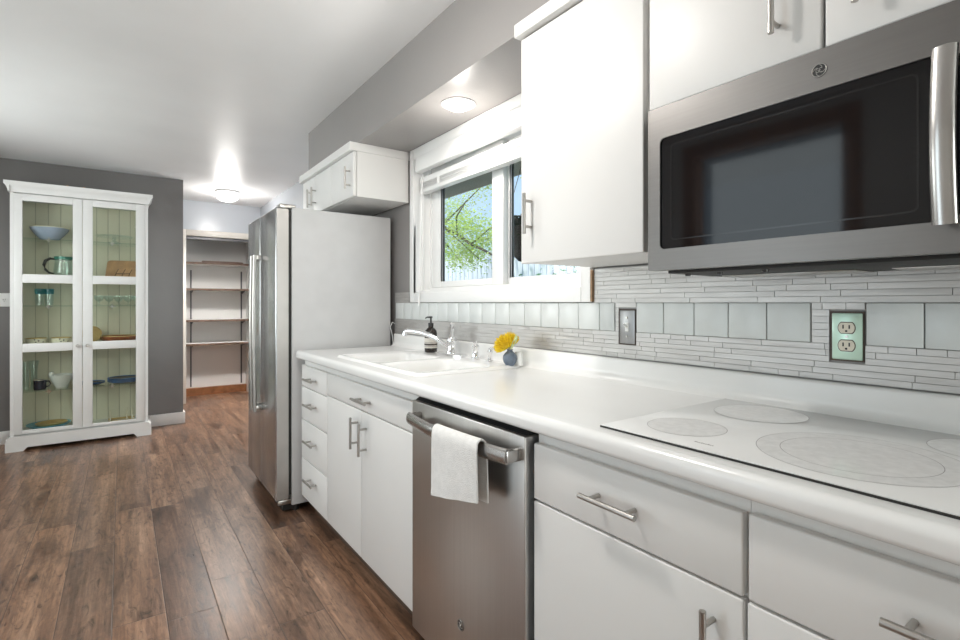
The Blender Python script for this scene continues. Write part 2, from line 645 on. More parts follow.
# wall beside the photographer, with an unseen wood-trimmed glazed door, placed by its reflection
DY0, DY1, DZ = 1.13, 2.09, 2.26
struct('wall_left', boxes((XL - .12, XL, YB, DY0, 0, CEIL), (XL - .12, XL, DY1, 3.1, 0, CEIL), (XL - .12, XL, 4.8, 7.4, 0, CEIL), (XL - .12, XL, 3.1, 4.8, 0, .85), (XL - .12, XL, 3.1, 4.8, 2.05, CEIL), (XL - .12, XL, DY0, DY1, DZ, CEIL)), M['paintwhite'])
d2 = struct('unseen_door_1', boxes((XL - .10, XL + .025, DY0 - .07, DY0 + .02, 0, DZ + .07), (XL - .10, XL + .025, DY1 - .02, DY1 + .07, 0, DZ + .07),
                            (XL - .10, XL + .025, DY0 + .02, DY1 - .02, DZ - .02, DZ + .07), (XL - .09, XL - .05, DY0 + .02, DY1 - .02, 0, .10)), M['woodtrim'])
struct('pane', boxes((XL - .075, XL - .069, DY0 + .02, DY1 - .02, .10, DZ - .02)), M['pane'], d2)
w2 = struct('unseen_window_2', boxes((XL - .10, XL + .02, 3.04, 3.12, .80, 2.10), (XL - .10, XL + .02, 4.78, 4.86, .80, 2.10), (XL - .10, XL + .02, 3.12, 4.78, .80, .88),
                              (XL - .10, XL + .02, 3.12, 4.78, 2.02, 2.10), (XL - .09, XL - .03, 3.92, 3.98, .88, 2.02)), M['trimwhite'])  # unseen window, added to light the far part of the room
for a, b_ in ((3.12, 3.92), (3.98, 4.78)):
    struct('pane', boxes((XL - .065, XL - .059, a, b_, .88, 2.02)), M['pane'], w2)
# wall behind the photographer, with an unseen glazed patio door added as a light source
BX0, BX1, BZ = 0.30, 1.35, 2.10
struct('wall_back', boxes((XL, BX0, YB - .12, YB, 0, CEIL), (BX1, XW, YB - .12, YB, 0, CEIL), (BX0, BX1, YB - .12, YB, BZ, CEIL)), M['paintwhite'])
d3 = struct('unseen_door_2', boxes((BX0, BX0 + .07, YB - .10, YB - .02, 0, BZ), (BX1 - .07, BX1, YB - .10, YB - .02, 0, BZ), 
                            (BX0 + .07, BX1 - .07, YB - .10, YB - .02, 0, .10),
                            (BX0 + .07, BX1 - .07, YB - .10, YB - .02, BZ - .08, BZ)), M['trimwhite'])
for a, b_ in ((BX0 + .07, BX1 - .07),):
    struct('pane', boxes((a, b_, YB - .063, YB - .057, .10, BZ - .08)), M['pane'], d3)

# baseboard on the charcoal wall
bm = BM()
box(bm, XL, -.735, YP - .016, YP, 0, .11, .003)
box(bm, .20, .506, YP - .016, YP, 0, .11, .003)
box(bm, .49, .506, YP, YP + .11, 0, .11, .003)
struct('baseboard_left', bm, M['trimwhite'])

# pantry doorway casing
bm = BM()
box(bm, PX0 - .045, PX0 + .012, YF - .018, YF + .1, 0, PZ + .06, .004)
box(bm, PX1 - .012, PX1 + .045, YF - .018, YF + .1, 0, PZ + .06, .004)
box(bm, PX0 + .012, PX1 - .012, YF - .018, YF + .1, PZ - .012, PZ + .06, .004)
struct('trim_2', bm, plain('cream_casing_paint', (0.74, 0.70, 0.64), 0.4, var=0.02))
struct('trim_3', boxes((PX0 + .012, PX1 - .012, YF + .02, YF + .05, PZ - .045, PZ - .012)), M['greymetal'])   # sliding-door track
struct('baseboard_pantry', boxes((PX0, PX1, 7.30, 7.36, 0, .095)), M['brownboard'])

# ------------------------------------------------------------------ kitchen window
wnd = BM()
for b in ((1.394, XW, 2.632, 2.678, 1.183, 2.083), (1.394, XW, 1.262, 1.308, 1.183, 2.083), (1.394, XW, 1.308, 2.632, 1.183, 1.240)):
    box(wnd, *b, .004)
win = struct('window_1', wnd, M['trimwhite'])
bm = BM()
# stepped jamb liner running back into the wall
for a, b_, t in ((1.410, 1.455, .024), (1.455, 1.500, .036), (1.500, 1.575, .05)):
    box(bm, a, b_, WY1 - t, WY1 - .0005, WZ0 + .001, WZ1 - .001)
    box(bm, a, b_, WY0 + .0005, WY0 + t, WZ0 + .001, WZ1 - .001)
    box(bm, a, b_, WY0 + t, WY1 - t, WZ0 + .0015, WZ0 + t * .9)
    box(bm, a, b_, WY0 + t, WY1 - t, WZ1 - t, WZ1 - .0015)
struct('jamb_liner', bm, M['trimwhite'], win)


def sash(name, x0, x1, y0, y1, z0, z1, wl, wr):
    bm = BM()
    wb = .034
    box(bm, x0, x1, y0, y0 + wl, z0, z1, .003)
    box(bm, x0, x1, y1 - wr, y1, z0, z1, .003)
    box(bm, x0, x1, y0 + wl, y1 - wr, z0, z0 + wb, .003)
    box(bm, x0, x1, y0 + wl, y1 - wr, z1 - wb, z1, .003)
    s = struct(name, bm, M['trimwhite'], win)
    xm = (x0 + x1) / 2
    struct('pane', boxes((xm - .003, xm + .003, y0 + wl, y1 - wr, z0 + wb, z1 - wb)), M['pane'], s)
    bm = BM()
    box(bm, xm - .006, xm - .0035, y0 + wl, y0 + wl + .005, z0 + wb, z1 - wb)
    box(bm, xm - .006, xm - .0035, y1 - wr - .005, y1 - wr, z0 + wb, z1 - wb)
    struct('gasket', bm, M['gasketgrey'], s)
    return s


sash('sash', 1.505, 1.536, 1.918, WY1 - .05, WZ0 + .046, WZ1 - .05, .090, .100)
sash('sash', 1.540, 1.571, WY0 + .05, 1.965, WZ0 + .046, WZ1 - .05, .095, .052)

# deep header moulding over the window
bm = BM()
box(bm, 1.397, XW, 1.262, 2.678, 2.018, 2.084, .004)
box(bm, 1.376, XW, 1.262, 2.575, 1.932, 2.018, .005)
struct('trim_4', bm, M['trimwhite'])
# raw wood strip at the casing's side
struct('trim_5', boxes((1.396, XW, 1.254, 1.262, 1.185, 1.300)), M['rawwood'])

# raised slat blind
bl = thing('window_blind', 'white slat blind pulled up at the top of the kitchen window', 'blind', (1.43, 1.97, 1.83))
bm = BM()
box(bm, 1.428, 1.470, 1.342, 2.612, 1.880, 1.912, .004)
obj('head_rail', bm, M['trimwhite'], bl)
bm = BM()
for i in range(5):
    z = 1.848 + i * .0064
    box(bm, 1.430 + .003 * (i % 2), 1.468 - .002 * (i % 2), 1.345, 2.610, z, z + .0036, .0008, 1)
obj('slats', bm, M['trimwhite'], bl)
bm = BM()
box(bm, 1.426, 1.472, 1.343, 2.611, 1.822, 1.846, .005)
obj('bottom_rail', bm, M['trimwhite'], bl)
for y in (1.55, 1.97, 2.40):
    bm = BM()
    box(bm, 1.4255, 1.4295, y - .012, y + .012, 1.842, 1.884, .001, 1)
    obj('ladder_tape', bm, M['trimwhite'], bl)
bm = BM()
cyl(bm, (1.416, 2.560, 1.905), (1.380, 2.535, 1.19), .0042, seg=8)
cyl(bm, (1.380, 2.535, 1.19), (1.380, 2.535, 1.165), .006, .0045, seg=8)
box(bm, 1.412, 1.430, 2.555, 2.565, 1.890, 1.906)
obj('wand', bm, M['trimwhite'], bl)

# ------------------------------------------------------------------ splashback
XS = 1.405                      # face of the tiles
PITCH = 0.0158
holes = [(1.068, 1.140, 1.036, 1.160), (0.430, 0.502, 1.040, 1.161)]


def strip_area(bm, y0, y1, z0, z1, band):
    nrow = int(round((z1 - z0) / PITCH))
    ph = (z1 - z0) / nrow
    for r in range(nrow):
        za, zb = z0 + r * ph + .0006, z0 + (r + 1) * ph - .0006
        y = y0
        first = True
        while y < y1 - 1e-4:
            L = random.choice((.05, .075, .10, .15, .20, .26)) * (random.random() if first else 1)
            first = False
            e = min(y + max(L, .02), y1)
            if y1 - e < .015:
                e = y1
            segs = [(y, e)]
            for h in (band + holes):
                if min(zb, h[3]) - max(za, h[2]) > .5 * (zb - za):
                    new = []
                    for a, b in segs:
                        if b <= h[0] or a >= h[1]:
                            new.append((a, b))
                        else:
                            if a < h[0]:
                                new.append((a, h[0]))
                            if b > h[1]:
                                new.append((h[1], b))
                    segs = new
            for a, b in segs:
                if b - a < .004:
                    continue
                t = random.uniform(-.0005, .0005)
                u = random.uniform(-.0005, .0005)
                x = XS
                vs = [bm.verts.new(p) for p in ((x + t, a + .0006, za), (x + u, b - .0006, za), (x - u, b - .0006, zb), (x - t, a + .0006, zb))]
                ws = [bm.verts.new((XW - .008, v.co.y, v.co.z)) for v in vs]
                bm.faces.new(vs)
                for i in range(4):
                    j = (i + 1) % 4
                    bm.faces.new((vs[i], vs[j], ws[j], ws[i]))
            y = e


TZ0, TZ1 = 1.081, 1.181
bm = BM()
strip_area(bm, -.30, 2.895, .992, TZ0, [])
strip_area(bm, .430, .541, TZ0, TZ1, [])
strip_area(bm, 1.068, 1.155, TZ0, TZ1, [])
strip_area(bm, -.30, 1.252, TZ1, 1.304, [])
strip_area(bm, 2.703, 2.895, TZ1, 1.245, [])
s = struct('trim_6', bm, M['strip'], smooth=False)
bm = boxes((XW - .010, XW - .0005, -.30, 1.253, .990, 1.305), (XW - .010, XW - .0005, 1.253, 2.895, .990, 1.182), (XW - .010, XW - .0005, 2.703, 2.895, 1.182, 1.246))
struct('trim_7', bm, M['grout'])
bm = BM()
ys = [2.882 - i * .1036 for i in range(17)]
rng = [(ys[i + 1], ys[i]) for i in range(16)] + [(1.157, ys[16])]
rng += [(1.066 - (i + 1) * .1046, 1.066 - i * .1046) for i in range(5)]
rng += [(0.428 - (i + 1) * .1046, 0.428 - i * .1046) for i in range(7)]
for a, b in rng:
    box(bm, XS - .003, XW - .009, a + .0011, b - .0011, TZ0 + .001, TZ1 - .001, .0022, 2)
struct('trim_8', bm, M['frost'])

# switch plate
sw = thing('switch_plate', 'dark pewter light switch plate in the splashback beside the kitchen window', 'switch', (XS, 1.104, 1.098))
obj('surround', boxes((XS + .001, XW - .011, 1.069, 1.139, 1.037, 1.159)), M['bronze'], sw)
bm = BM()
box(bm, XS - .003, XS + .001, 1.071, 1.134, 1.041, 1.155, .002)
obj('plate', bm, M['pewter'], sw)
bm = BM()
box(bm, XS - .0045, XS - .003, 1.096, 1.110, 1.083, 1.113, .001)
cyl(bm, (XS - .004, 1.103, 1.098), (XS - .020, 1.103, 1.108), .004, .0032, 10)
obj('toggle', bm, M['whiteglaze'], sw)
for z in (1.066, 1.130):
    bm = BM()
    cyl(bm, (XS - .003, 1.103, z), (XS - .0055, 1.103, z), .0034, seg=12)
    obj('screw', bm, M['nickel'], sw)

# outlet
ol = thing('wall_outlet', 'metal double outlet plate with a painted green reflection under the microwave', 'outlet', (XS, .466, 1.10))
obj('surround', boxes((XS + .001, XW - .011, .431, .501, 1.041, 1.160)), M['bronze'], ol)
bm = BM()
box(bm, XS - .004, XS + .001, .434, .496, 1.045, 1.156, .0025)
obj('plate', bm, M['plate_reflection'], ol)


def outlet_faces(bmf, bms, yc, zc, x, s=1.0, d=-1):
    """rounded receptacle and its slots on a wall facing -X"""
    pts = []
    for i in range(28):
        t = 2 * math.pi * i / 28
        yy = .0165 * math.cos(t)
        zz = max(-.0125, min(.0125, .0168 * math.sin(t)))
        pts.append((yc + yy * s, zc + zz * s))
    prism(bmf, pts, 'x', x - .003, x)
    for sy in (-.0062, .0062):
        box(bms, x - .0034, x - .0029, yc + sy - .0014, yc + sy + .0014, zc - .002, zc + .0070)
    cyl(bms, (x - .0034, yc, zc - .0075), (x - .0029, yc, zc - .0075), .0026, seg=10)


for zc in (1.121, 1.079):
    f, s_ = BM(), BM()
    outlet_faces(f, s_, .465, zc, XS - .004, 0.98)
    fo = obj('receptacle', f, M['cream'], ol)
    obj('slots', s_, M['dark'], fo)
    r = BM()
    pts = []
    for i in range(28):
        t = 2 * math.pi * i / 28
        pts.append((.465 + .0182 * math.cos(t), zc + max(-.0142, min(.0142, .0186 * math.sin(t)))))
    prism(r, pts, 'x', XS - .0046, XS - .0039)
    obj('rim', r, M['bronze'], fo)
bm = BM()
cyl(bm, (XS - .004, .465, 1.10), (XS - .006, .465, 1.10), .0032, seg=12)
obj('screw', bm, M['nickel'], ol)

# ------------------------------------------------------------------ cabinets
XD = 0.815                      # face of base doors and drawers
TH = 0.019


def bar_handle(door, c, axis, L=.142, so=.034, r=.0058):
    """T-bar pull on a face that looks towards -X; c is on the face"""
    bm = BM()
    x, y, z = c
    if axis == 'y':
        cyl(bm, (x - so, y - L / 2, z), (x - so, y + L / 2, z), r, seg=14)
        for s in (-1, 1):
            cyl(bm, (x - so, y + s * L * .32, z), (x, y + s * L * .32, z), r * .8, seg=12)
    else:
        cyl(bm, (x - so, y, z - L / 2), (x - so, y, z + L / 2), r, seg=14)
        for s in (-1, 1):
            cyl(bm, (x - so, y, z + s * L * .32), (x, y, z + s * L * .32), r * .8, seg=12)
    return obj('handle', bm, M['nickel'], door)


def front(name, root, x, y0, y1, z0, z1, th=TH):
    bm = BM()
    box(bm, x, x + th, y0, y1, z0, z1, .0035, 3)
    return obj(name, bm, M['cab'], root)


def carcass(root, y0, y1, xf, z0, z1, toe=True, t=.018):
    bm = boxes((xf, 1.40, y0, y0 + t, z0, z1), (xf, 1.40, y1 - t, y1, z0, z1),
               (1.385, 1.40, y0 + t, y1 - t, z0, z1), (xf, 1.385, y0 + t, y1 - t, z0, z0 + t))
    # face frame
    box(bm, xf, xf + .02, y0 + t, y1 - t, z1 - .045, z1)
    box(bm, xf, xf + .02, y0 + t, y1 - t, .700, .735)
    obj('body', bm, M['cab'], root)
    if toe:
        obj('toe_kick', boxes((xf + .055, xf + .073, y0, y1, 0, z0)), M['toe'], root)


XC = XD + TH + .001
ZB, ZT = .112, .872
c1 = thing('base_cabinet', 'narrow white base cabinet of four drawers beside the fridge', 'cabinet', (1.1, 2.645, 0))
carcass(c1, 2.431, 2.860, XC, ZB, ZT)
for z0, z1, hz in ((.722, .838, .775), (.541, .718, .64), (.328, .537, .445), (.113, .324, .240)):
    dr = front('drawer', c1, XD, 2.434, 2.857, z0, z1)
    bar_handle(dr, (XD, 2.645, hz), 'y')
c2 = thing('base_cabinet', 'white sink base cabinet with two tall doors between drawers and dishwasher', 'cabinet', (1.1, 1.985, 0))
carcass(c2, 1.535, 2.430, XC, ZB, ZT)
dr = front('drawer_front', c2, XD, 1.540, 2.427, .732, .838)
bar_handle(dr, (XD, 1.955, .778), 'y', .15)
dn = front('door', c2, XD, 1.540, 1.999, .113, .728)
bar_handle(dn, (XD, 1.945, .622), 'z', .132)
df = front('door', c2, XD, 2.003, 2.427, .113, .728)
bar_handle(df, (XD, 2.035, .632), 'z', .132)
c3 = thing('base_cabinet', 'white base cabinet right beside the steel dishwasher, under the cooktop end', 'cabinet', (1.1, .665, 0))
carcass(c3, .410, .921, XC, ZB, ZT)
dr = front('drawer', c3, XD, .4135, .918, .705, .840)
bar_handle(dr, (XD, .668, .776), 'y')
dn = front('door', c3, XD, .4125, .918, .113, .700)
bar_handle(dn, (XD, .462, .600), 'z')
c4 = thing('base_cabinet', 'white base cabinet farthest from the dishwasher, its drawer handle cut by the photo edge', 'cabinet', (1.1, .16, 0))
carcass(c4, -.09, .409, XC, ZB, ZT)
dr = front('drawer', c4, XD, -.087, .4045, .705, .843)
bar_handle(dr, (XD, .152, .777), 'y')
dn = front('door', c4, XD, -.087, .4065, .113, .700)
bar_handle(dn, (XD, .0, .600), 'z')

# ---- countertop with integral coved splash
bm = BM()
prof = [(.835, .8735), (.800, .8735)]
for i in range(7):                                     # lower quarter then upper quarter of the bullnose
    a = math.pi * 1.5 - math.pi / 2 * i / 6
    prof.append((.797 + .010 * math.cos(a) - .0, .884 + .0105 * math.sin(a)))
for i in range(8):
    a = math.pi - math.pi / 2 * i / 7
    prof.append((.805 + .018 * math.cos(a), .897 + .018 * math.sin(a)))
prof += [(.825, .9143)]
for i in range(9):                                     # cove
    a = -math.pi / 2 + math.pi / 2 * i / 8
    prof.append((1.352 + .030 * math.cos(a), .944 + .030 * math.sin(a)))
for i in range(6):
    a = math.pi - math.pi / 2 * i / 5
    prof.append((1.390 + .008 * math.cos(a), .982 + .008 * math.sin(a)))
prof += [(1.404, .990), (1.404, .8735)]
clean = [prof[0]]
for p in prof[1:]:
    if math.dist(p, clean[-1]) > 1e-4:
        clean.append(p)
prism(bm, clean, 'y', -.10, 2.862)
ct = obj('countertop', bm, M['lamin'])
tag(ct, 'long white laminate countertop with coved upstand along the window wall', 'countertop')
# sink cut-out
SX0, SX1, SY0, SY1 = .855, 1.352, 1.582, 2.440
cut = boxes((SX0 + .015, SX1 - .10, SY0 + .03, SY1 - .03, .8, 1.0))
cm = bpy.data.meshes.new('cut')
cut.to_mesh(cm)
cut.free()
co = bpy.data.objects.new('cut', cm)
COL.objects.link(co)
md = ct.modifiers.new('hole', 'BOOLEAN')
md.object = co
md.operation = 'DIFFERENCE'
md.solver = 'EXACT'
bpy.context.view_layer.update()
me = bpy.data.meshes.new_from_object(ct.evaluated_get(bpy.context.evaluated_depsgraph_get()))
ct.modifiers.clear()
old = ct.data
ct.data = me
bpy.data.meshes.remove(old)
me.name = 'countertop'
me.shade_smooth()
me.set_sharp_from_angle(angle=R(40))
bpy.data.objects.remove(co)
bpy.data.meshes.remove(cm)

# ---- sink: a height field with two bowls
sk = thing('kitchen_sink', 'white double bowl drop-in sink under the kitchen window', 'sink', ((SX0 + SX1) / 2, (SY0 + SY1) / 2, .914))


def sd_rrect(x, y, cx, cy, hx, hy, r):
    qx, qy = abs(x - cx) - hx + r, abs(y - cy) - hy + r
    return math.hypot(max(qx, 0), max(qy, 0)) + min(max(qx, qy), 0) - r


def sstep(t):
    t = max(0, min(1, t))
    return t * t * (3 - 2 * t)


bowls = [(1.058, 1.822, .170, .165, .055, .150), (1.058, 2.215, .170, .180, .055, .170)]


def sink_h(x, y):
    d = sd_rrect(x, y, (SX0 + SX1) / 2, (SY0 + SY1) / 2, (SX1 - SX0) / 2, (SY1 - SY0) / 2, .035)
    h = .9148 + .011 * sstep(-d / .014)
    h -= .003 * sstep((-d - .022) / .012)
    for cx, cy, hx, hy, r, dep in bowls:
        b = sd_rrect(x, y, cx, cy, hx, hy, r)
        h -= (dep + .008) * sstep(-b / .045) + .004 * sstep((.015 - b) / .015)
    return h


bm = BM()
NX, NY = 84, 140
gv = []
for i in range(NX + 1):
    row = []
    for j in range(NY + 1):
        x = SX0 + (SX1 - SX0) * i / NX
        y = SY0 + (SY1 - SY0) * j / NY
        # round the outer corners
        d = sd_rrect(x, y, (SX0 + SX1) / 2, (SY0 + SY1) / 2, (SX1 - SX0) / 2, (SY1 - SY0) / 2, .035)
        if d > 0:
            cx = min(max(x, SX0 + .035), SX1 - .035)
            cy = min(max(y, SY0 + .035), SY1 - .035)
            l_ = math.hypot(x - cx, y - cy)
            x, y = cx + (x - cx) * .035 / l_, cy + (y - cy) * .035 / l_
        row.append(bm.verts.new((x, y, sink_h(x, y))))
    gv.append(row)
for i in range(NX):
    for j in range(NY):
        bm.faces.new((gv[i][j], gv[i + 1][j], gv[i + 1][j + 1], gv[i][j + 1]))
basin = obj('basin', bm, M['sinkw'], sk, ang=80)
for cx, cy, hx, hy, r, dep in bowls:
    bm = BM()
    zb = sink_h(cx, cy)
    lathe(bm, [(0, zb + .002), (.026, zb + .002), (.034, zb + .0045), (.043, zb + .003), (.044, zb + .0002)], 24, (cx, cy, 0))
    obj('drain', bm, M['chrome'], sk)

# ---- faucet on the sink's rear deck
DK = .9235
fx, fy = 1.318, 2.085
fa = thing('kitchen_faucet', 'chrome single lever faucet with a long spout at the back of the sink', 'faucet', (fx, fy, DK))
bm = BM()
pts = []
for i in range(32):
    t = 2 * math.pi * i / 32
    s_ = 1 if math.sin(t) >= 0 else -1
    pts.append((fx + .024 * math.cos(t), fy + s_ * .095 + .024 * math.sin(t)))
prism(bm, pts, 'z', DK, DK + .010)
obj('base_plate', bm, M['chrome'], fa)
bm = BM()
lathe(bm, [(.027, .010), (.027, .018), (.023, .024), (.0225, .060), (.024, .064), (.024, .082), (.018, .090), (.0, .091)], 24, (fx, fy, DK))
obj('body', bm, M['chrome'], fa)
bm = BM()
P0, P1 = Vector((fx - .015, fy + .008, DK + .040)), Vector((fx - .150, fy + .175, DK + .118))
path = []
for i in range(13):
    t = i / 12
    p = P0.lerp(P1, t)
    p.z += .020 * math.sin(math.pi * t)
    path.append(p)
path += [P1 + Vector((-.008, .008, -.004)), P1 + Vector((-.011, .011, -.014)), P1 + Vector((-.012, .012, -.026))]
tube(bm, path, [.0125] * 13 + [.0125, .0125, .0118], 14)
obj('spout', bm, M['chrome'], fa)
bm = BM()
tube(bm, [(fx, fy, DK + .088), (fx + .002, fy + .001, DK + .105), (fx + .006, fy + .003, DK + .130), (fx + .004, fy + .004, DK + .152), (fx, fy + .004, DK + .160)], [.016, .013, .009, .0125, .006], 14)
obj('lever', bm, M['chrome'], fa)
bm = BM()
lathe(bm, [(.022, 0), (.022, .006), (.017, .010), (.015, .030), (.012, .034), (.016, .044), (.017, .058), (.010, .066), (.014, .074), (.011, .083), (0, .085)], 20, (1.318, 1.882, DK))
tag(obj('side_sprayer', bm, M['chrome']), 'short chrome side sprayer standing right of the long faucet', 'sprayer')
sd = thing('soap_dispenser', 'small chrome soap pump with a thin nozzle, beside the blue vase', 'soap dispenser', (1.318, 1.772, DK))
bm = BM()
lathe(bm, [(.020, 0), (.020, .004), (.011, .008), (.010, .032), (.0125, .036), (.0125, .046), (.005, .050), (0, .050)], 18, (1.318, 1.772, DK))
obj('body', bm, M['chrome'], sd)
bm = BM()
tube(bm, [(1.318, 1.776, DK + .052), (1.314, 1.757, DK + .058), (1.308, 1.730, DK + .062), (1.305, 1.719, DK + .060)], [.0065, .006, .0045, .004], 10)
obj('nozzle', bm, M['chrome'], sd)
bm = BM()
lathe(bm, [(.019, 0), (.019, .002), (.0165, .004), (.0165, .050), (.014, .055), (0, .056)], 20, (1.333, 1.596, DK))
tag(obj('air_gap_cap', bm, M['trimwhite']), 'small white cylindrical sink cap behind the blue vase', 'sink cap')

# ---- vase and flower
vx, vy, vz = 1.296, 1.606, .9225
vs = thing('bud_vase', 'small round slate-blue vase at the near end of the sink', 'vase', (vx, vy, vz))
bm = BM()
lathe(bm, [(0, 0), (.014, 0), (.018, .003), (.0265, .016), (.0295, .028), (.028, .041), (.020, .053), (.012, .059), (.011, .064), (.013, .068), (.010, .068), (.009, .060), (.0, .050)], 30, (vx, vy, vz))
obj('body', bm, M['vase'], vs)
fl = thing('yellow_flower', 'yellow pincushion flower leaning in the slate-blue vase', 'flower', (vx, vy, vz + .06))
bm = BM()
axis = Vector((-.22, .30, .62)).normalized()
cen = Vector((vx - .002, vy + .006, vz + .076))
tube(bm, [(vx, vy, vz + .052), (vx, vy, vz + .066), cen], .004, 8)
obj('stem', bm, M['paleleaf'], fl)
bm = BM()
a1 = axis.orthogonal().normalized()
a2 = axis.cross(a1)
for k in range(240):
    ph = k * 2.39996
    th = math.acos(1 - 1.12 * (k + .5) / 240)
    d = axis * math.cos(th) + (a1 * math.cos(ph) + a2 * math.sin(ph)) * math.sin(th)
    L = .054 + random.uniform(-.004, .006)
    tip = cen + d * L + axis * .012 * math.sin(th)
    tube(bm, [cen + d * .008, cen + d * L * .7 + axis * .004, tip], [.0022, .0030, .0012], 5)
obj('petals', bm, M['yellow'], fl)
bm = BM()
for s_ in (-1, 0, 1):
    p0 = Vector((vx, vy - .004, vz + .066))
    tube(bm, [p0, p0 + Vector((-.004 + .004 * s_, -.022, .024)), p0 + Vector((.002 * s_, -.036 - .003 * s_, .050)), p0 + Vector((.003, -.034, .066))], [.003, .0045, .004, .0012], 6)
obj('leaves', bm, M['paleleaf'], fl)

# ---- soap bottle
bx, by, bz = 1.318, 2.292, .9235
so = thing('soap_bottle', 'dark pump soap bottle with a striped label behind the faucet spout', 'bottle', (bx, by, bz))
bm = BM()
lathe(bm, [(0, 0), (.030, 0), (.033, .003), (.033, .098), (.030, .112), (.020, .124), (.0135, .128), (.0135, .138)], 28, (bx, by, bz))
obj('body', bm, M['amber'], so)
for z0, z1, m_ in ((.022, .074, 'label'),):
    bm = BM()
    lathe(bm, [(.0333, z0), (.0336, z0), (.0336, z1), (.0333, z1)], 28, (bx, by, bz), close=True)
    lb = obj('label', bm, M['label'], so)
bm = BM()
for z0, z1 in ((.036, .046), (.030, .0315), (.0515, .053)):
    lathe(bm, [(.0336, z0), (.0339, z0), (.0339, z1), (.0336, z1)], 28, (bx, by, bz), close=True)
obj('print', bm, M['labeldark'], lb)
bm = BM()
lathe(bm, [(.0145, .137), (.0145, .152), (.006, .154), (.0045, .156), (.0045, .178), (.009, .179), (.009, .186), (0, .187)], 18, (bx, by, bz))
tube(bm, [(bx, by, bz + .182), (bx - .010, by + .018, bz + .182), (bx - .016, by + .030, bz + .176)], [.005, .004, .003], 8)
obj('pump', bm, M['blackplastic'], so)

# ---- cooktop
KX0, KX1, KY0, KY1, KZ = .838, 1.340, -.035, .727, .9150
ck = thing('cooktop', 'white glass electric cooktop set into the counter under the microwave', 'cooktop', ((KX0 + KX1) / 2, (KY0 + KY1) / 2, KZ))
bm = BM()
box(bm, KX0, KX1, KY0, KY1, KZ, KZ + .005, .0018)
obj('glass_top', bm, M['cookglass'], ck)
obj('front_shadow_line', boxes((KX0 - .0036, KX0 - .0005, KY0, KY1, KZ - .0004, KZ + .0028)), M['dark'], ck)  # dark strip put in for the shadow line along the front edge


def annulus(bm, cx, cy, r0, r1, z, seg=72):
    A = [bm.verts.new((cx + r0 * math.cos(2 * math.pi * k / seg), cy + r0 * math.sin(2 * math.pi * k / seg), z)) for k in range(seg)]
    B = [bm.verts.new((cx + r1 * math.cos(2 * math.pi * k / seg), cy + r1 * math.sin(2 * math.pi * k / seg), z)) for k in range(seg)]
    for k in range(seg):
        j = (k + 1) % seg
        bm.faces.new((A[k], B[k], B[j], A[j]))


for cx, cy, rs in ((.965, .607, (.078,)), (1.222, .580, (.098,)), (1.020, .325, (.150, .112)), (1.235, .195, (.085,))):
    bm = BM()
    r = rs[0]
    zz = KZ + .0053
    A = [bm.verts.new((cx + (r - .001) * math.cos(2 * math.pi * k / 72), cy + (r - .001) * math.sin(2 * math.pi * k / 72), zz)) for k in range(72)]
    bm.faces.new(A)
    z_ = obj('burner_zone', bm, M['zone'], ck, smooth=False)
    bm = BM()
    for q in rs:
        annulus(bm, cx, cy, q - .0012, q, zz + .0002)
    obj('ring', bm, M['ringgrey'], z_, smooth=False)
bm = BM()
for i in range(9):                                     # the small printed word on the front edge
    y = .533 - i * .0042
    box(bm, .873, .8765 if i % 3 else .8785, y - .0028, y, KZ + .0051, KZ + .0054)
obj('printed_mark', bm, M['ringgrey'], ck, smooth=False)

# ------------------------------------------------------------------ dishwasher
dw = thing('dishwasher', 'stainless steel dishwasher between the white base cabinets', 'dishwasher', (1.1, 1.225, 0))
bm = BM()
box(bm, .858, 1.38, .938, 1.520, .10, .868)
obj('tub', bm, M['dark'], dw)
obj('toe_kick', boxes((.895, .915, .928, 1.530, 0, .10)), M['blackplastic'], dw)
bm = BM()
box(bm, .800, .856, .934, 1.518, .085, .853, .004, 3)
dd = obj('door', bm, M['steel'], dw)
bm = BM()
prism(bm, [(.812, .8532), (.856, .8532), (.856, .868), (.842, .868)], 'y', .940, 1.514)
obj('control_strip', bm, M['blackplastic'], dd)
bm = BM()
hp = []
for i in range(25):
    t = i / 24
    y = .948 + .508 * t
    hp.append((.757 - .026 * math.sin(math.pi * t), y, .808))
tube(bm, hp, .01, 16, (.0195, .0105))
for y0, y1 in ((.943, .958), (1.446, 1.461)):
    box(bm, .752, .801, y0, y1, .792, .824, .005)
obj('handle', bm, M['steel_bar'], dd)


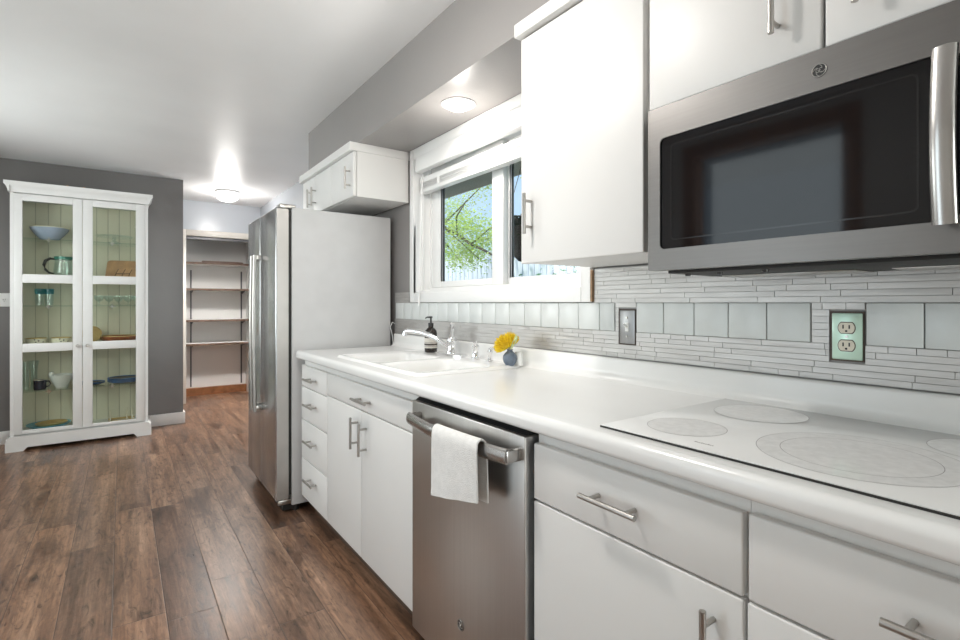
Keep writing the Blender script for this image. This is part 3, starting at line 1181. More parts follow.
def emblem(parent, c, r, axisx, h=.0012):
    """round monogram: dark disc, steel ring, four curls and interlaced letters, on a face looking -X"""
    x, y, z = c
    bm = BM()
    lathe(bm, [(0, -h), (r, -h), (r, 0)], 32, c, axis='x')
    b = obj('badge', bm, M['blackplastic'], parent)
    bm = BM()
    seg = 32
    pts = [(x - h - .0004, y + r * .92 * math.cos(2 * math.pi * k / seg), z + r * .92 * math.sin(2 * math.pi * k / seg)) for k in range(seg + 1)]
    tube(bm, pts, r * .06, 6)
    for q in range(4):                                 # curls inside the ring
        a0 = math.pi / 2 * q
        pts = []
        for k in range(9):
            a = a0 + k * .13
            rr = r * (.82 - .05 * k)
            pts.append((x - h - .0004, y + rr * math.cos(a), z + rr * math.sin(a)))
        tube(bm, pts, r * .05, 6)
    s_ = r * .42
    # the letter G (reads with +Y to the left)
    pts = [(x - h - .0004, y + s_ * .55 + s_ * .45 * math.cos(a), z + s_ * .6 * math.sin(a)) for a in [2.4 - .0 - k * -.36 for k in range(12)]]
    pts = [(x - h - .0004, y + s_ * .50 - s_ * .48 * math.cos(R(50 + k * 27)), z + s_ * .7 * math.sin(R(50 + k * 27))) for k in range(12)]
    pts.append((x - h - .0004, y + s_ * .45, z + 0))
    tube(bm, pts, r * .055, 6)
    # the letter E
    pts = [(x - h - .0004, y - s_ * .50 - s_ * .42 * math.cos(R(40 + k * 25)), z + s_ * .36 + s_ * .34 * math.sin(R(40 + k * 25))) for k in range(10)]
    pts += [(x - h - .0004, y - s_ * .50 - s_ * .46 * math.cos(R(95 + k * 28)), z - s_ * .36 + s_ * .38 * math.sin(R(95 + k * 28))) for k in range(9)]
    tube(bm, pts, r * .055, 6)
    obj('monogram', bm, M['nickel'], b)


emblem(dd, (.800, 1.218, .246), .0165, 'x')

# towel over the handle
bm = BM()
ya, yb = 1.022, 1.226
prof2 = []
for i in range(14):                                    # front flap, upwards
    prof2.append((.7115, .660 + .0100 * i))
hx, hz = .7315, .808
for i in range(9):
    a = math.pi - math.pi * i / 8
    prof2.append((hx + .0155 * math.cos(a) - .0045, hz + .0255 * math.sin(a)))
for i in range(14):
    prof2.append((.7425, .800 - .0098 * i))
NYT = 26
rows = []
for k, (px, pz) in enumerate(prof2):
    row = []
    n = len(prof2)
    for j in range(NYT + 1):
        u = j / NYT
        y = ya + (yb - ya) * u
        drop = max(0, .80 - pz)
        frontside = k < 16
        wob = .003 * drop / .2 * math.sin(u * 7.0 + (0 if frontside else 2)) + .0015 * drop / .2 * math.sin(u * 17 + 1)
        flare = (u - .5) * .05 * drop
        shift = 0 if frontside else .004
        lowr = (.022 - .042 * u) * drop / .14 if frontside else 0
        bow = -.026 * math.sin(math.pi * (y - .945) / .560) + .026
        row.append(bm.verts.new((px + (wob if frontside else abs(wob) * .5) + bow * .6, y + flare + shift, pz + lowr)))
    rows.append(row)
for A, B in zip(rows, rows[1:]):
    for j in range(NYT):
        bm.faces.new((A[j], A[j + 1], B[j + 1], B[j]))
bmesh.ops.recalc_face_normals(bm, faces=bm.faces)
bmesh.ops.solidify(bm, geom=bm.faces[:], thickness=-.0045)
tw = obj('hand_towel', bm, M['towel'], ang=70)
tag(tw, 'white terry hand towel hanging over the dishwasher handle', 'towel')

# ------------------------------------------------------------------ microwave
MX, MY0, MY1, MZ0, MZ1 = 1.030, -.010, .748, 1.257, 1.640
mw = thing('microwave', 'over-the-range grey steel microwave with a black glass door', 'microwave', (1.22, .37, MZ0))
bm = BM()
box(bm, MX + .030, 1.395, MY0 + .003, MY1 - .003, MZ0 + .004, MZ1 - .002)
obj('body', bm, M['steel_mw'], mw)
bm = BM()
box(bm, MX + .05, 1.38, MY0 + .02, MY1 - .02, MZ0 - .006, MZ0 + .004, .002)
un = obj('underside', bm, M['dark'], mw)
bm = BM()
box(bm, 1.255, 1.365, .06, .34, MZ0 - .009, MZ0 - .006, .001)
box(bm, 1.255, 1.365, .40, .69, MZ0 - .009, MZ0 - .006, .001)
obj('grease_filter', bm, M['nickel'], un)
for yy in (.70, .62, .52):
    bm = BM()
    lathe(bm, [(0, -.012), (.006, -.012), (.007, -.006)], 10, (MX + .09, yy, MZ0))
    obj('screw', bm, M['blackplastic'], un)
# door frame with a rounded opening
DYR = .172                                             # door's right edge
gy0, gy1, gz0, gz1 = .196, .716, 1.306, 1.566
bm = BM()


def rrect(y0, y1, z0, z1, r, n=6):
    pts = []
    for (cy, cz, a0) in ((y1 - r, z1 - r, 0), (y0 + r, z1 - r, 90), (y0 + r, z0 + r, 180), (y1 - r, z0 + r, 270)):
        for k in range(n + 1):
            a = R(a0 + 90 * k / n)
            pts.append((cy + r * math.cos(a), cz + r * math.sin(a)))
    return pts


def frame(bm, outer, inner, x0, x1):
    n = len(outer)
    V = [[bm.verts.new((x, *p)) for p in ring] for x in (x0, x1) for ring in (outer, inner)]
    o0, i0, o1, i1 = V
    for k in range(n):
        j = (k + 1) % n
        bm.faces.new((o0[k], o0[j], i0[j], i0[k]))
        bm.faces.new((o1[k], o1[j], i1[j], i1[k]))
        bm.faces.new((o0[k], o0[j], o1[j], o1[k]))
        bm.faces.new((i0[k], i0[j], i1[j], i1[k]))


frame(bm, rrect(DYR, MY1, MZ0, MZ1, .004), rrect(gy0, gy1, gz0, gz1, .012), MX, MX + .028)
md_ = obj('door', bm, M['steel_mw'], mw)
bm = BM()
prism(bm, rrect(gy0 - .002, gy1 + .002, gz0 - .002, gz1 + .002, .012), 'x', MX + .004, MX + .020)
gl = obj('glass', bm, M['glassblack'], md_)
bm = BM()
frame(bm, rrect(.245, .690, 1.325, 1.548, .010), rrect(.248, .687, 1.328, 1.545, .009), MX + .0034, MX + .0042)
obj('screen_border', bm, plain('faint_screen_print', (0.010, 0.010, 0.011), 0.15), gl, smooth=False)
bm = BM()
hp = []
for i in range(21):
    t = i / 20
    hp.append((MX - .030 - .016 * math.sin(math.pi * t), .207, 1.298 + .264 * t))
tube(bm, hp, .01, 18, (.0085, .0155), up=(1, 0, 0))
for z in (1.303, 1.544):
    box(bm, MX - .032, MX + .001, .198, .216, z, z + .014, .003)
obj('handle', bm, M['steel_bar'], md_)
emblem(md_, (MX, .384, 1.602), .0125, 'x', .0008)
bm = BM()
box(bm, MX, MX + .028, MY0, DYR - .003, MZ0, MZ1, .004)
obj('control_panel', bm, M['glassblack'], mw)

# ------------------------------------------------------------------ wall cabinets
XU = 1.060


def wall_box(root, xf, y0, y1, z0, z1, t=.018):
    bm = boxes((xf, 1.405, y0, y0 + t, z0, z1), (xf, 1.405, y1 - t, y1, z0, z1), (xf, 1.405, y0 + t, y1 - t, z0, z0 + t),
               (xf, 1.405, y0 + t, y1 - t, z1 - t, z1), (1.39, 1.405, y0 + t, y1 - t, z0 + t, z1 - t))
    return obj('body', bm, M['cab'], root)


u1 = thing('wall_cabinet', 'tall single door white wall cabinet between window and microwave', 'cabinet', (1.24, 1.02, 1.307))
wall_box(u1, XU + .021, .772, 1.254, 1.310, 2.083)
dr = front('door', u1, XU, .784, 1.256, 1.307, 2.036, .020)
bar_handle(dr, (XU, 1.206, 1.462), 'z', .128, .030)
bm = BM()
box(bm, 1.038, 1.081, .772, 1.266, 2.040, 2.084, .004)
obj('crown', bm, M['cab'], u1)
u2 = thing('wall_cabinet', 'white two door wall cabinet right above the microwave', 'cabinet', (1.24, .38, 1.65))
wall_box(u2, XU + .021, .005, .766, 1.650, 2.083)
d1 = front('door', u2, XU, .392, .767, 1.653, 2.036, .020)
bar_handle(d1, (XU, .468, 1.770), 'z', .128, .030)
d2_ = front('door', u2, XU, .008, .386, 1.653, 2.036, .020)
bar_handle(d2_, (XU, .330, 1.765), 'z', .128, .030)
bm = BM()
box(bm, 1.038, 1.081, .005, .768, 2.040, 2.084, .004)
obj('crown', bm, M['cab'], u2)
u3 = thing('wall_cabinet', 'short white wall cabinet above the refrigerator', 'cabinet', (1.24, 3.19, 1.783))
wall_box(u3, XU + .021, 2.712, 3.68, 1.783, 2.083)
for a, b_, hy in ((2.715, 3.083, 2.765), (3.087, 3.425, 3.385), (3.429, 3.677, 3.475)):
    d_ = front('door', u3, XU, a, b_, 1.785, 2.036, .020)
    bar_handle(d_, (XU, hy, 1.893), 'z', .125, .030)
bm = BM()
prism(bm, [(1.036, 2.704), (1.419, 2.704), (1.419, 2.713), (1.080, 2.713), (1.080, 3.69), (1.036, 3.69)], 'z', 2.038, 2.0845)
obj('crown', bm, M['cab'], u3)

# ------------------------------------------------------------------ refrigerator
fr = thing('refrigerator', 'stainless side-by-side refrigerator with pale grey side panel', 'refrigerator', (1.08, 3.29, 0))
bm = BM()
box(bm, .778, 1.385, 2.915, 3.655, .04, 1.718, .006)
obj('body', bm, M['fridge_side'], fr)
obj('gasket', boxes((.764, .778, 2.925, 3.648, .10, 1.700)), M['dark'], fr)
for y0, y1 in ((2.915, 3.302), (3.307, 3.658)):
    bm = BM()
    box(bm, .692, .764, y0, y1, .078, 1.712, .008, 3)
    d_ = obj('door', bm, M['steel_fridge'], fr)
    yh = 3.262 if y0 < 3 else 3.342
    bm = BM()
    hp = []
    for i in range(25):
        t = i / 24
        hp.append((.655 - .006 * math.sin(math.pi * t), yh, .525 + .945 * t))
    tube(bm, hp, .01, 14, (.012, .0135), up=(1, 0, 0))
    for z in (.530, 1.440):
        box(bm, .652, .693, yh - .011, yh + .011, z, z + .03, .004)
    obj('handle', bm, M['nickel'], d_)
    if y0 < 3:
        bm = BM()
        box(bm, .6985, .760, y0 - .0015, y0 + .002, .084, 1.706, .0005, 1)
        obj('edge_panel', bm, M['door_edge'], d_)
        bm = BM()
        cyl(bm, (.735, y0 - .0015, 1.40), (.735, y0 - .0035, 1.40), .004, seg=12)
        obj('edge_plug', bm, M['nickel'], d_)
bm = BM()
box(bm, .715, .785, 2.920, 2.985, 1.7125, 1.735, .004)
box(bm, .770, .800, 2.918, 2.960, 1.7185, 1.732, .002)
obj('hinge_cover', bm, M['nickel'], fr)
for x, y in ((.81, 2.96), (.81, 3.60), (1.30, 2.96), (1.30, 3.60)):
    bm = BM()
    cyl(bm, (x, y, .045), (x, y, 0), .02, .02, 14)
    obj('foot', bm, M['blackplastic'], fr)
bm = BM()
box(bm, .705, .80, 2.922, 2.936, .050, .077, .004)
obj('lower_hinge', bm, M['nickel'], fr)
obj('grille', boxes((.735, .80, 2.94, 3.64, .012, .0545)), M['blackplastic'], fr)
# water line behind the fridge
bm = BM()
tube(bm, [(1.392, 2.889, .90), (1.385, 2.889, .97), (1.37, 2.890, 1.03), (1.385, 2.891, 1.06), (1.402, 2.892, 1.05)], .003, 8)

tag(obj('water_line', bm, M['trimwhite']), 'thin white hose between the refrigerator and the countertop end', 'hose')

# ------------------------------------------------------------------ china cabinet
CY, CYB = 5.390, 5.700
cc = thing('china_cabinet', 'tall white display cabinet with two glass doors against the charcoal wall', 'cabinet', (-.266, 5.54, 0))
bm = BM()
box(bm, -.722, -.700, CY, CYB, .12, 2.06)
box(bm, .168, .190, CY, CYB, .12, 2.06)
box(bm, -.700, .168, CY + .02, CYB, 2.035, 2.06)
box(bm, -.700, .168, CY + .02, CYB, .105, .130)
obj('body', bm, M['china'], cc)
obj('back_panel', boxes((-.700, .168, CYB - .012, CYB - .002, .130, 2.035)), M['bead'], cc)
bm = BM()
crown = [(.0, .0), (.010, 0), (.012, .02), (.022, .045), (.034, .060), (.034, .085), (0, .085)]
prism(bm, [(CY - p, 2.061 + q) for p, q in crown] + [(CYB, 2.146), (CYB, 2.061)], 'x', -.722, .190)
for sx, xe in ((-1, -.722), (1, .190)):
    prism(bm, [(xe + sx * p, 2.061 + q) for p, q in crown], 'y', CY - .034, CYB)
obj('crown', bm, M['china'], cc)
bm = BM()
fp = [(-.748, 0), (-.640, 0), (-.615, .028), (.085, .028), (.108, 0), (.214, 0), (.214, .085), (.200, .105), (.192, .12), (-.724, .12), (-.734, .105), (-.748, .085)]
prism(bm, fp, 'y', CY - .022, CY + .0)
for x0, x1 in ((-.748, -.722), (.190, .214)):
    prism(bm, [(CY, 0), (CY + .07, 0), (CY + .09, .028), (CYB - .05, .028), (CYB - .03, 0), (CYB, 0), (CYB, .10), (CY, .10)], 'x', x0, x1)
obj('plinth', bm, M['china'], cc)
for side, (x0, x1, px0, px1) in enumerate(((-.699, -.2725, -.648, -.335), (-.2695, .167, -.203, .100))):
    bm = BM()
    zs = [(.155 if side else .160, .785), (.853, 1.342), (1.412, 2.000)]
    box(bm, x0, px0, CY - .004, CY + .018, .132, 2.052, .002)
    box(bm, px1, x1, CY - .004, CY + .018, .132, 2.052, .002)
    za = .132
    for z0, z1 in zs:
        box(bm, px0, px1, CY - .004, CY + .018, za, z0, .0015)
        za = z1
    box(bm, px0, px1, CY - .004, CY + .018, za, 2.052, .0015)
    d_ = obj('door', bm, M['china'], cc)
    for z0, z1 in zs:
        obj('glass_pane', boxes((px0, px1, CY + .006, CY + .010, z0, z1)), M['cabglass'], d_)
    kx = -.303 if side == 0 else -.238
    bm = BM()
    lathe(bm, [(0, -.030), (.010, -.029), (.013, -.023), (.011, -.017), (.005, -.012), (.006, -.004)], 16, (kx, CY, .822), axis='y')
    obj('knob', bm, M['nickel'], d_)
GS = [1.708, 1.160, .464]       # glass shelves
WS = [1.398, .836]              # shelves behind the door rails
for z in GS:
    obj('glass_shelf', boxes((-.698, .166, CY + .035, CYB - .014, z - .008, z)), M['shelfglass'], cc)
    for x in (-.49, -.07):
        bm = BM()
        c = Vector((x, CY + .031, z - .010))
        pts = [c + Vector((.026 * math.cos(math.pi / 2 * k), -.0, .026 * math.sin(math.pi / 2 * k))) for k in range(4)]
        mids = [c + Vector((.009 * math.cos(math.pi / 2 * k + .785), 0, .009 * math.sin(math.pi / 2 * k + .785))) for k in range(4)]
        ring = [v for p in zip(pts, mids) for v in p]
        prism(bm, [(p.x, p.z) for p in ring], 'y', CY + .029, CY + .033)
        obj('chrome_star', bm, M['chrome'], cc)  # small chrome star at the shelf's front edge
for z in WS:
    obj('shelf', boxes((-.698, .166, CY + .035, CYB - .014, z - .018, z)), M['china'], cc)

YI = 5.545
# --- contents, each resting on its shelf


def lathed(name, label, cat, prof, c, m_, group=None, seg=28):
    bm = BM()
    lathe(bm, prof, seg, c)
    return tag(obj(name, bm, m_), label, cat, group)


g1 = GS[0] + .0005
bb = thing('serving_bowl', 'large blue-grey bowl with a cream rim on the top glass shelf', 'bowl', (-.495, YI, g1))
bm = BM()
lathe(bm, [(0, .001), (.055, .0), (.062, .004), (.098, .045), (.122, .080), (.130, .100), (.126, .100), (.095, .050), (.055, .012), (0, .010)], 36, (-.495, YI, g1))
obj('body', bm, M['bluebowl'], bb)
bm = BM()
lathe(bm, [(.130, .098), (.1325, .104), (.128, .106), (.124, .100)], 36, (-.495, YI, g1), close=True)
obj('rim', bm, M['creamglaze'], bb)
ks = thing('cake_stand', 'clear glass cake stand on the top glass shelf', 'cake stand', (-.055, YI, g1))
bm = BM()
lathe(bm, [(0, 0), (.055, 0), (.050, .008), (.016, .018), (.013, .035), (.018, .046), (.0, .047)], 24, (-.055, YI, g1))
obj('foot', bm, M['glassware'], ks)
bm = BM()
lathe(bm, [(0, .048), (.125, .052), (.140, .066), (.137, .068), (.12, .058), (0, .054)], 36, (-.055, YI, g1))
obj('plate', bm, M['glassware'], ks)
g2 = WS[0] + .0005
pt = thing('glass_pitcher', 'clear glass pitcher with a green rim and black handle, under the blue bowl', 'pitcher', (-.405, YI, g2))
bm = BM()
lathe(bm, [(0, .0), (.058, 0), (.066, .010), (.070, .06), (.060, .115), (.058, .140), (.062, .172), (.059, .172), (.056, .14), (.066, .06), (.06, .012), (0, .008)], 30, (-.405, YI, g2))
obj('body', bm, M['glassware'], pt)
bm = BM()
lathe(bm, [(.0625, .150), (.0640, .150), (.0655, .174), (.0625, .174)], 30, (-.405, YI, g2), close=True)
obj('rim', bm, plain('green_rim', (0.06, 0.25, 0.20), 0.2), pt)
bm = BM()
tube(bm, [(-.455, YI - .02, g2 + .150), (-.49, YI - .03, g2 + .155), (-.520, YI - .03, g2 + .135), (-.530, YI - .03, g2 + .10), (-.520, YI - .03, g2 + .06), (-.495, YI - .03, g2 + .035), (-.468, YI - .02, g2 + .03)], [.007, .010, .011, .011, .010, .008, .006], 10)
obj('handle', bm, M['blackplastic'], pt)
# leaning cutting board and the little rack in front of it
cb = thing('cutting_board', 'light wood cutting board leaning in the right door, second shelf', 'cutting board', (-.01, 5.62, g2))
bm = BM()
poly = rrect(-.125, .115, 0, .168, .028)
tilt = Matrix.Rotation(R(-14), 4, 'X')
sh = bmesh.new()
prism(sh, [(u + .02 * v / .17, v) for u, v in poly], 'y', 0, .016)
bmesh.ops.transform(sh, matrix=Matrix.Translation((0, 5.595, g2 + .0042)) @ tilt, verts=sh.verts)
obj('board', sh, M['board'], cb)
rk = thing('wire_rack', 'small dark wire rack standing before the light cutting board', 'rack', (-.02, 5.54, g2))
bm = BM()
for x in (-.055, -.005, .045):
    tube(bm, [(x, 5.52, g2 + .003), (x, 5.52, g2 + .006), (x + .012, 5.535, g2 + .05), (x + .03, 5.545, g2 + .085)], .0025, 6)
tube(bm, [(-.055, 5.52, g2 + .0035), (.045, 5.52, g2 + .0035)], .003, 6)
tube(bm, [(-.045, 5.53, g2 + .045), (.06, 5.53, g2 + .045)], .0025, 6)
obj('wires', bm, M['bronze'], rk)
g3 = GS[1] + .0005
tl = thing('glass_tumbler', 'tall teal-rimmed tumbler at the left on the middle glass shelf', 'glass', (-.560, YI, g3), 'teal-rimmed tumblers')
bm = BM()
lathe(bm, [(0, 0), (.026, 0), (.030, .10), (.0285, .10), (.025, .006), (0, .005)], 22, (-.560, YI, g3))
obj('body', bm, M['glassware'], tl)
bm = BM()
lathe(bm, [(.0305, .095), (.0325, .138), (.031, .138), (.029, .095)], 22, (-.560, YI, g3), close=True)
obj('band', bm, M['tealglass'], tl)
dup(tl, (-.500, YI + .02, g3), 'tall teal-rimmed tumbler second from the left on the middle glass shelf')
for i, (x, w_) in enumerate(((-.165, 'first'), (-.095, 'second'), (-.025, 'third'), (.045, 'fourth'), (.110, 'fifth'))):
    y = YI - .01 + (.03 if i % 2 else 0)
    if i == 0:
        gb = thing('stemmed_glass', 'short clear stemmed glass, first from the left in its row', 'glass', (x, y, g3), 'short stemmed glasses on the middle shelf')
        bm = BM()
        lathe(bm, [(0, 0), (.028, 0), (.026, .003), (.004, .008), (.0035, .022), (.010, .030)], 22, (x, y, g3))
        obj('stem', bm, M['glassware'], gb)
        bm = BM()
        lathe(bm, [(.006, .028), (.026, .040), (.036, .062), (.035, .085), (.0335, .085), (.034, .062), (.024, .044), (0, .034)], 22, (x, y, g3))
        obj('bowl', bm, M['glassware'], gb)
    else:
        dup(gb, (x, y, g3), 'short clear stemmed glass, %s from the left in its row' % w_)
g4 = WS[1] + .0005
pb = thing('patterned_bowl', 'spotted shallow bowl behind the left door, the left one of two', 'bowl', (-.580, YI, g4), 'spotted bowls')
bm = BM()
lathe(bm, [(0, 0), (.045, 0), (.062, .012), (.068, .048), (.064, .048), (.055, .012), (0, .008)], 28, (-.580, YI, g4))
obj('body', bm, M['spots'], pb)
bm = BM()
lathe(bm, [(.0665, .045), (.0695, .050), (.066, .053), (.0635, .047)], 28, (-.580, YI, g4), close=True)
obj('rim', bm, M['tanwood'], pb)
dup(pb, (-.420, YI, g4), 'spotted shallow bowl behind the left door, the right one of two')
bm = BM()
lathe(bm, [(0, 0), (.070, 0), (.072, .004), (.070, .010), (0, .010)], 28)
bmesh.ops.transform(bm, matrix=Matrix.Translation((-.218, 5.615, g4 + .0715)) @ Matrix.Rotation(R(102), 4, 'X') @ Matrix.Rotation(0, 4, 'Z'), verts=bm.verts)
tag(obj('round_board', bm, M['tanwood']), 'round tan wooden board leaning beside the brown tray', 'board')
bm = BM()
lathe(bm, [(0, 0), (.105, 0), (.128, .018), (.136, .048), (.131, .048), (.118, .018), (0, .012)], 36, (-.020, YI, g4))
tr = obj('wooden_tray', bm, M['browntray'])
tag(tr, 'low reddish-brown round dish behind the right door', 'dish')
bm = BM()
lathe(bm, [(.132, .047), (.1375, .049), (.137, .054), (.131, .052)], 36, (-.020, YI, g4), close=True)
LOC[tr.name] = Vector((0, 0, 0))
obj('rim', bm, M['tanwood'], tr)
g5 = GS[2] + .0005
for i, (x, y, s_) in enumerate(((-.640, 5.50, 1.0), (-.598, 5.57, 1.0))):
    if i == 0:
        vb = lathed('tall_glass', 'tall clear slender glass, the left one of the pair by the mug', 'glass',
                    [(0, 0), (.026, 0), (.024, .008), (.020, .05), (.024, .16), (.034, .235), (.0325, .235), (.022, .16), (.017, .05), (.019, .012), (0, .010)], (0, 0, 0), M['glassware'], 'tall slender glasses')
        vb.location = (x, y, g5)
    else:
        v2 = vb.copy()
        COL.objects.link(v2)
        v2.location = (x, y, g5)
        v2['label'] = 'tall clear slender glass, the right one of the pair by the mug'
mg = thing('coffee_mug', 'dark navy mug with a pale rim on the lowest glass shelf', 'mug', (-.555, 5.49, g5))
bm = BM()
lathe(bm, [(0, 0), (.036, 0), (.040, .004), (.042, .080), (.039, .080), (.036, .008), (0, .006)], 26, (-.552, 5.49, g5))
obj('body', bm, M['navy'], mg)
bm = BM()
lathe(bm, [(.0415, .080), (.042, .083), (.039, .083), (.0385, .080)], 26, (-.552, 5.49, g5), close=True)
obj('rim', bm, M['creamglaze'], mg)
bm = BM()
tube(bm, [(-.512, 5.49, g5 + .066), (-.495, 5.488, g5 + .066), (-.485, 5.487, g5 + .045), (-.495, 5.488, g5 + .024), (-.512, 5.49, g5 + .022)], .006, 8)
obj('handle', bm, M['navy'], mg)
wb = lathed('mixing_bowl', 'white flared bowl beside the dark mug', 'bowl',
            [(0, 0), (.040, 0), (.043, .008), (.048, .016), (.072, .065), (.085, .108), (.081, .108), (.066, .064), (.040, .018), (0, .014)], (-.420, 5.555, g5), M['whiteglaze'])
bm = BM()
lathe(bm, [(.0, 0), (.012, .003), (.019, .012), (.020, .022), (.014, .034), (0, .038)], 18)
tube(bm, [(0, 0, .004), (.045, .01, -.050)], [.012, .009], 10)
bmesh.ops.translate(bm, verts=bm.verts, vec=(-.484, 5.545, g5 + .098))
tag(obj('pestle', bm, M['whiteglaze']), 'white pestle with a round knob resting in the white flared bowl', 'pestle')
pd = thing('dinner_plate', 'dark stacked plate with a blue rim on the lowest glass shelf, bottom of its stack', 'plate', (.020, YI, g5), 'dark plates in a stack')
bm = BM()
lathe(bm, [(0, 0), (.075, 0), (.125, .016), (.126, .020), (.075, .006), (0, .006)], 36, (.020, YI, g5))
obj('body', bm, M['navy'], pd)
bm = BM()
lathe(bm, [(.118, .0155), (.127, .0185), (.1265, .0215), (.117, .0185)], 36, (.020, YI, g5), close=True)
obj('rim', bm, M['bluerim'], pd)
for i, w_ in enumerate(('second from the bottom', 'third from the bottom', 'topmost')):
    dup(pd, (.020, YI, g5 + .0095 * (i + 1) + .0), 'dark blue-rimmed plate on the lowest glass shelf, %s of its stack' % w_)
sp = thing('side_plate', 'small dark plate with a blue rim left of the plate stack, the lower one', 'plate', (-.215, YI, g5), 'small dark plates')
bm = BM()
lathe(bm, [(0, 0), (.050, 0), (.092, .014), (.093, .018), (.05, .006), (0, .006)], 32, (-.215, YI, g5))
obj('body', bm, M['navy'], sp)
bm = BM()
lathe(bm, [(.086, .013), (.0935, .0165), (.093, .0195), (.085, .0165)], 32, (-.215, YI, g5), close=True)
obj('rim', bm, M['bluerim'], sp)
dup(sp, (-.215, YI, g5 + .0095), 'small dark plate with a blue rim left of the plate stack, the upper one')
g6 = .1305
pf = lathed('platter', 'wide turquoise platter on the cabinet bottom, the lower one', 'platter',
            [(0, 0), (.08, 0), (.143, .034), (.146, .041), (.08, .008), (0, .008)], (-.500, YI - .004, g6), M['turq'], seg=36)
lathed('platter', 'tan-rimmed platter lying on the turquoise platter', 'platter',
       [(0, 0), (.06, .0), (.104, .030), (.107, .036), (.06, .010), (0, .010)], (-.485, YI + .012, g6 + .0085), M['tanwood'], seg=36)
bk = thing('plate_rack', 'pale wooden peg rack on the cabinet bottom behind the right door', 'rack', (-.02, YI, g6))
bm = BM()
for y in (5.48, 5.60):
    box(bm, -.10, .09, y - .008, y + .008, g6, g6 + .014, .002)
for x in (-.08, .06):
    box(bm, x - .008, x + .008, 5.488, 5.592, g6 + .002, g6 + .012)
obj('base', bm, M['tanwood'], bk)
for x in (-.083, .037, .075):
    for y in (5.48, 5.60):
        bm = BM()
        cyl(bm, (x, y, g6 + .012), (x, y, g6 + .092), .0055, .0045, 10)
        obj('peg', bm, M['creamglaze'], bk)
# two little wooden knobs on top of the cabinet
bm = BM()
lathe(bm, [(0, 0), (.012, 0), (.013, .012), (.008, .022), (.011, .034), (.009, .046), (0, .05)], 16)
fo = tag(obj('wooden_finial', bm, M['board']), 'small turned wooden piece on top of the display cabinet, the left one', 'ornament', 'wooden pieces on the cabinet')
fo.location = (-.384, 5.60, 2.1465)
f2 = fo.copy()
COL.objects.link(f2)
f2.location = (-.272, 5.60, 2.1465)
f2['label'] = 'small turned wooden piece on top of the display cabinet, the right one'

# outlet plate on the charcoal wall
wo = thing('wall_outlet', 'white outlet plate on the charcoal wall left of the display cabinet', 'outlet', (-.815, YP, 1.205))
bm = BM()
box(bm, -.880, -.765, YP - .006, YP - .0003, 1.150, 1.262, .002)
obj('plate', bm, M['trimwhite'], wo)
for x in (-.846, -.800):
    bm = BM()
    lathe(bm, [(0, -.009), (.017, -.009), (.018, -.006)], 20, (x, YP, 1.205), axis='y')
    r_ = obj('receptacle', bm, M['whiteglaze'], wo)
    bm = BM()
    for s_ in (-.006, .006):
        box(bm, x + s_ - .0018, x + s_ + .0018, YP - .0096, YP - .0088, 1.203, 1.213)
    cyl(bm, (x, YP - .0096, 1.196), (x, YP - .0088, 1.196), .003, seg=10)
    obj('slots', bm, M['dark'], r_)

# ------------------------------------------------------------------ pantry shelving
ps = thing('shelf_standards', 'pair of dark slotted metal uprights on the pantry back wall', 'shelf bracket', (1.0, 7.35, .1))
for x in (.715, 1.305):
    bm = BM()
    box(bm, x - .008, x + .008, 7.346, 7.3595, .11, 1.60)
    obj('upright', bm, M['greymetal'], ps)
    for z in (1.352, .962, .665):
        bm = BM()
        prism(bm, [(7.346, z - .060), (7.346, z - .0135), (7.120, z - .0135), (7.120, z - .022)], 'x', x - .003, x + .003)
        obj('bracket', bm, M['greymetal'], ps)
for z, w_ in ((1.675, 'topmost brown-edged pantry shelf, holding a dark board'), (1.352, 'second brown-edged pantry shelf from the top'),
              (.962, 'third brown-edged pantry shelf from the top'), (.665, 'lowest brown-edged pantry shelf')):
    top = z > 1.6
    sh_ = thing('pantry_shelf', w_, 'shelf', (1.0, 7.2, z), 'pantry shelves')
    y0 = 7.03 if top else 7.08
    x0, x1 = (PX0 + .001, PX1 - .001) if top else (PX0 + .01, PX1 - .01)
    obj('board', boxes((x0, x1, y0 + .008, 7.345, z - .013, z + .009)), M['paintwhite'], sh_)
    bm = BM()
    box(bm, x0, x1, y0, y0 + .008, z - .015, z + .010, .001)
    obj('edge_strip', bm, M['walnut'], sh_)
bm = BM()
poly = [(.80, 7.06), (1.10, 7.05), (1.24, 7.07), (1.29, 7.12), (1.22, 7.17), (.95, 7.16), (.83, 7.12)]
prism(bm, poly, 'z', 1.6845, 1.706)
bmesh.ops.bevel(bm, geom=bm.edges[:], offset=.006, segments=2, affect='EDGES')
tag(obj('wood_slab', bm, M['walnut']), 'thin dark wood slab lying on the topmost pantry shelf', 'wood board')

# ------------------------------------------------------------------ lamps
hl = thing('ceiling_light', 'lit white dome light on the hallway ceiling before the pantry', 'ceiling light', (.93, 6.02, CEIL))
bm = BM()
lathe(bm, [(0, -.0005), (.115, -.0005), (.115, -.018), (.100, -.020), (0, -.020)], 32, (.93, 6.02, CEIL))
obj('base', bm, M['trimwhite'], hl)
bm = BM()
lathe(bm, [(.112, -.021), (.118, -.040), (.105, -.075), (.070, -.100), (.03, -.110), (0, -.111)], 32, (.93, 6.02, CEIL))
obj('lamp_shade', bm, M['lampglow'], hl)
lamp('hall_bulb', 'POINT', (.93, 6.02, CEIL - .24), 14, (1, .97, .93), radius=.10)
lamp('hall_floor_fill', 'AREA', (.93, 6.02, CEIL - .125), 34, (1, .97, .93), (0, 0, 0), .22).data.spread = R(125)  # extra lamp under the dome, added to brighten the hall floor
pl = thing('recessed_light', 'lit round recessed light in the soffit above the sink', 'ceiling light', (1.245, 1.915, SOF))
bm = BM()
lathe(bm, [(.054, -.0005), (.078, -.0005), (.078, -.004), (.068, -.008), (.054, -.006)], 36, (1.245, 1.915, SOF), close=True)
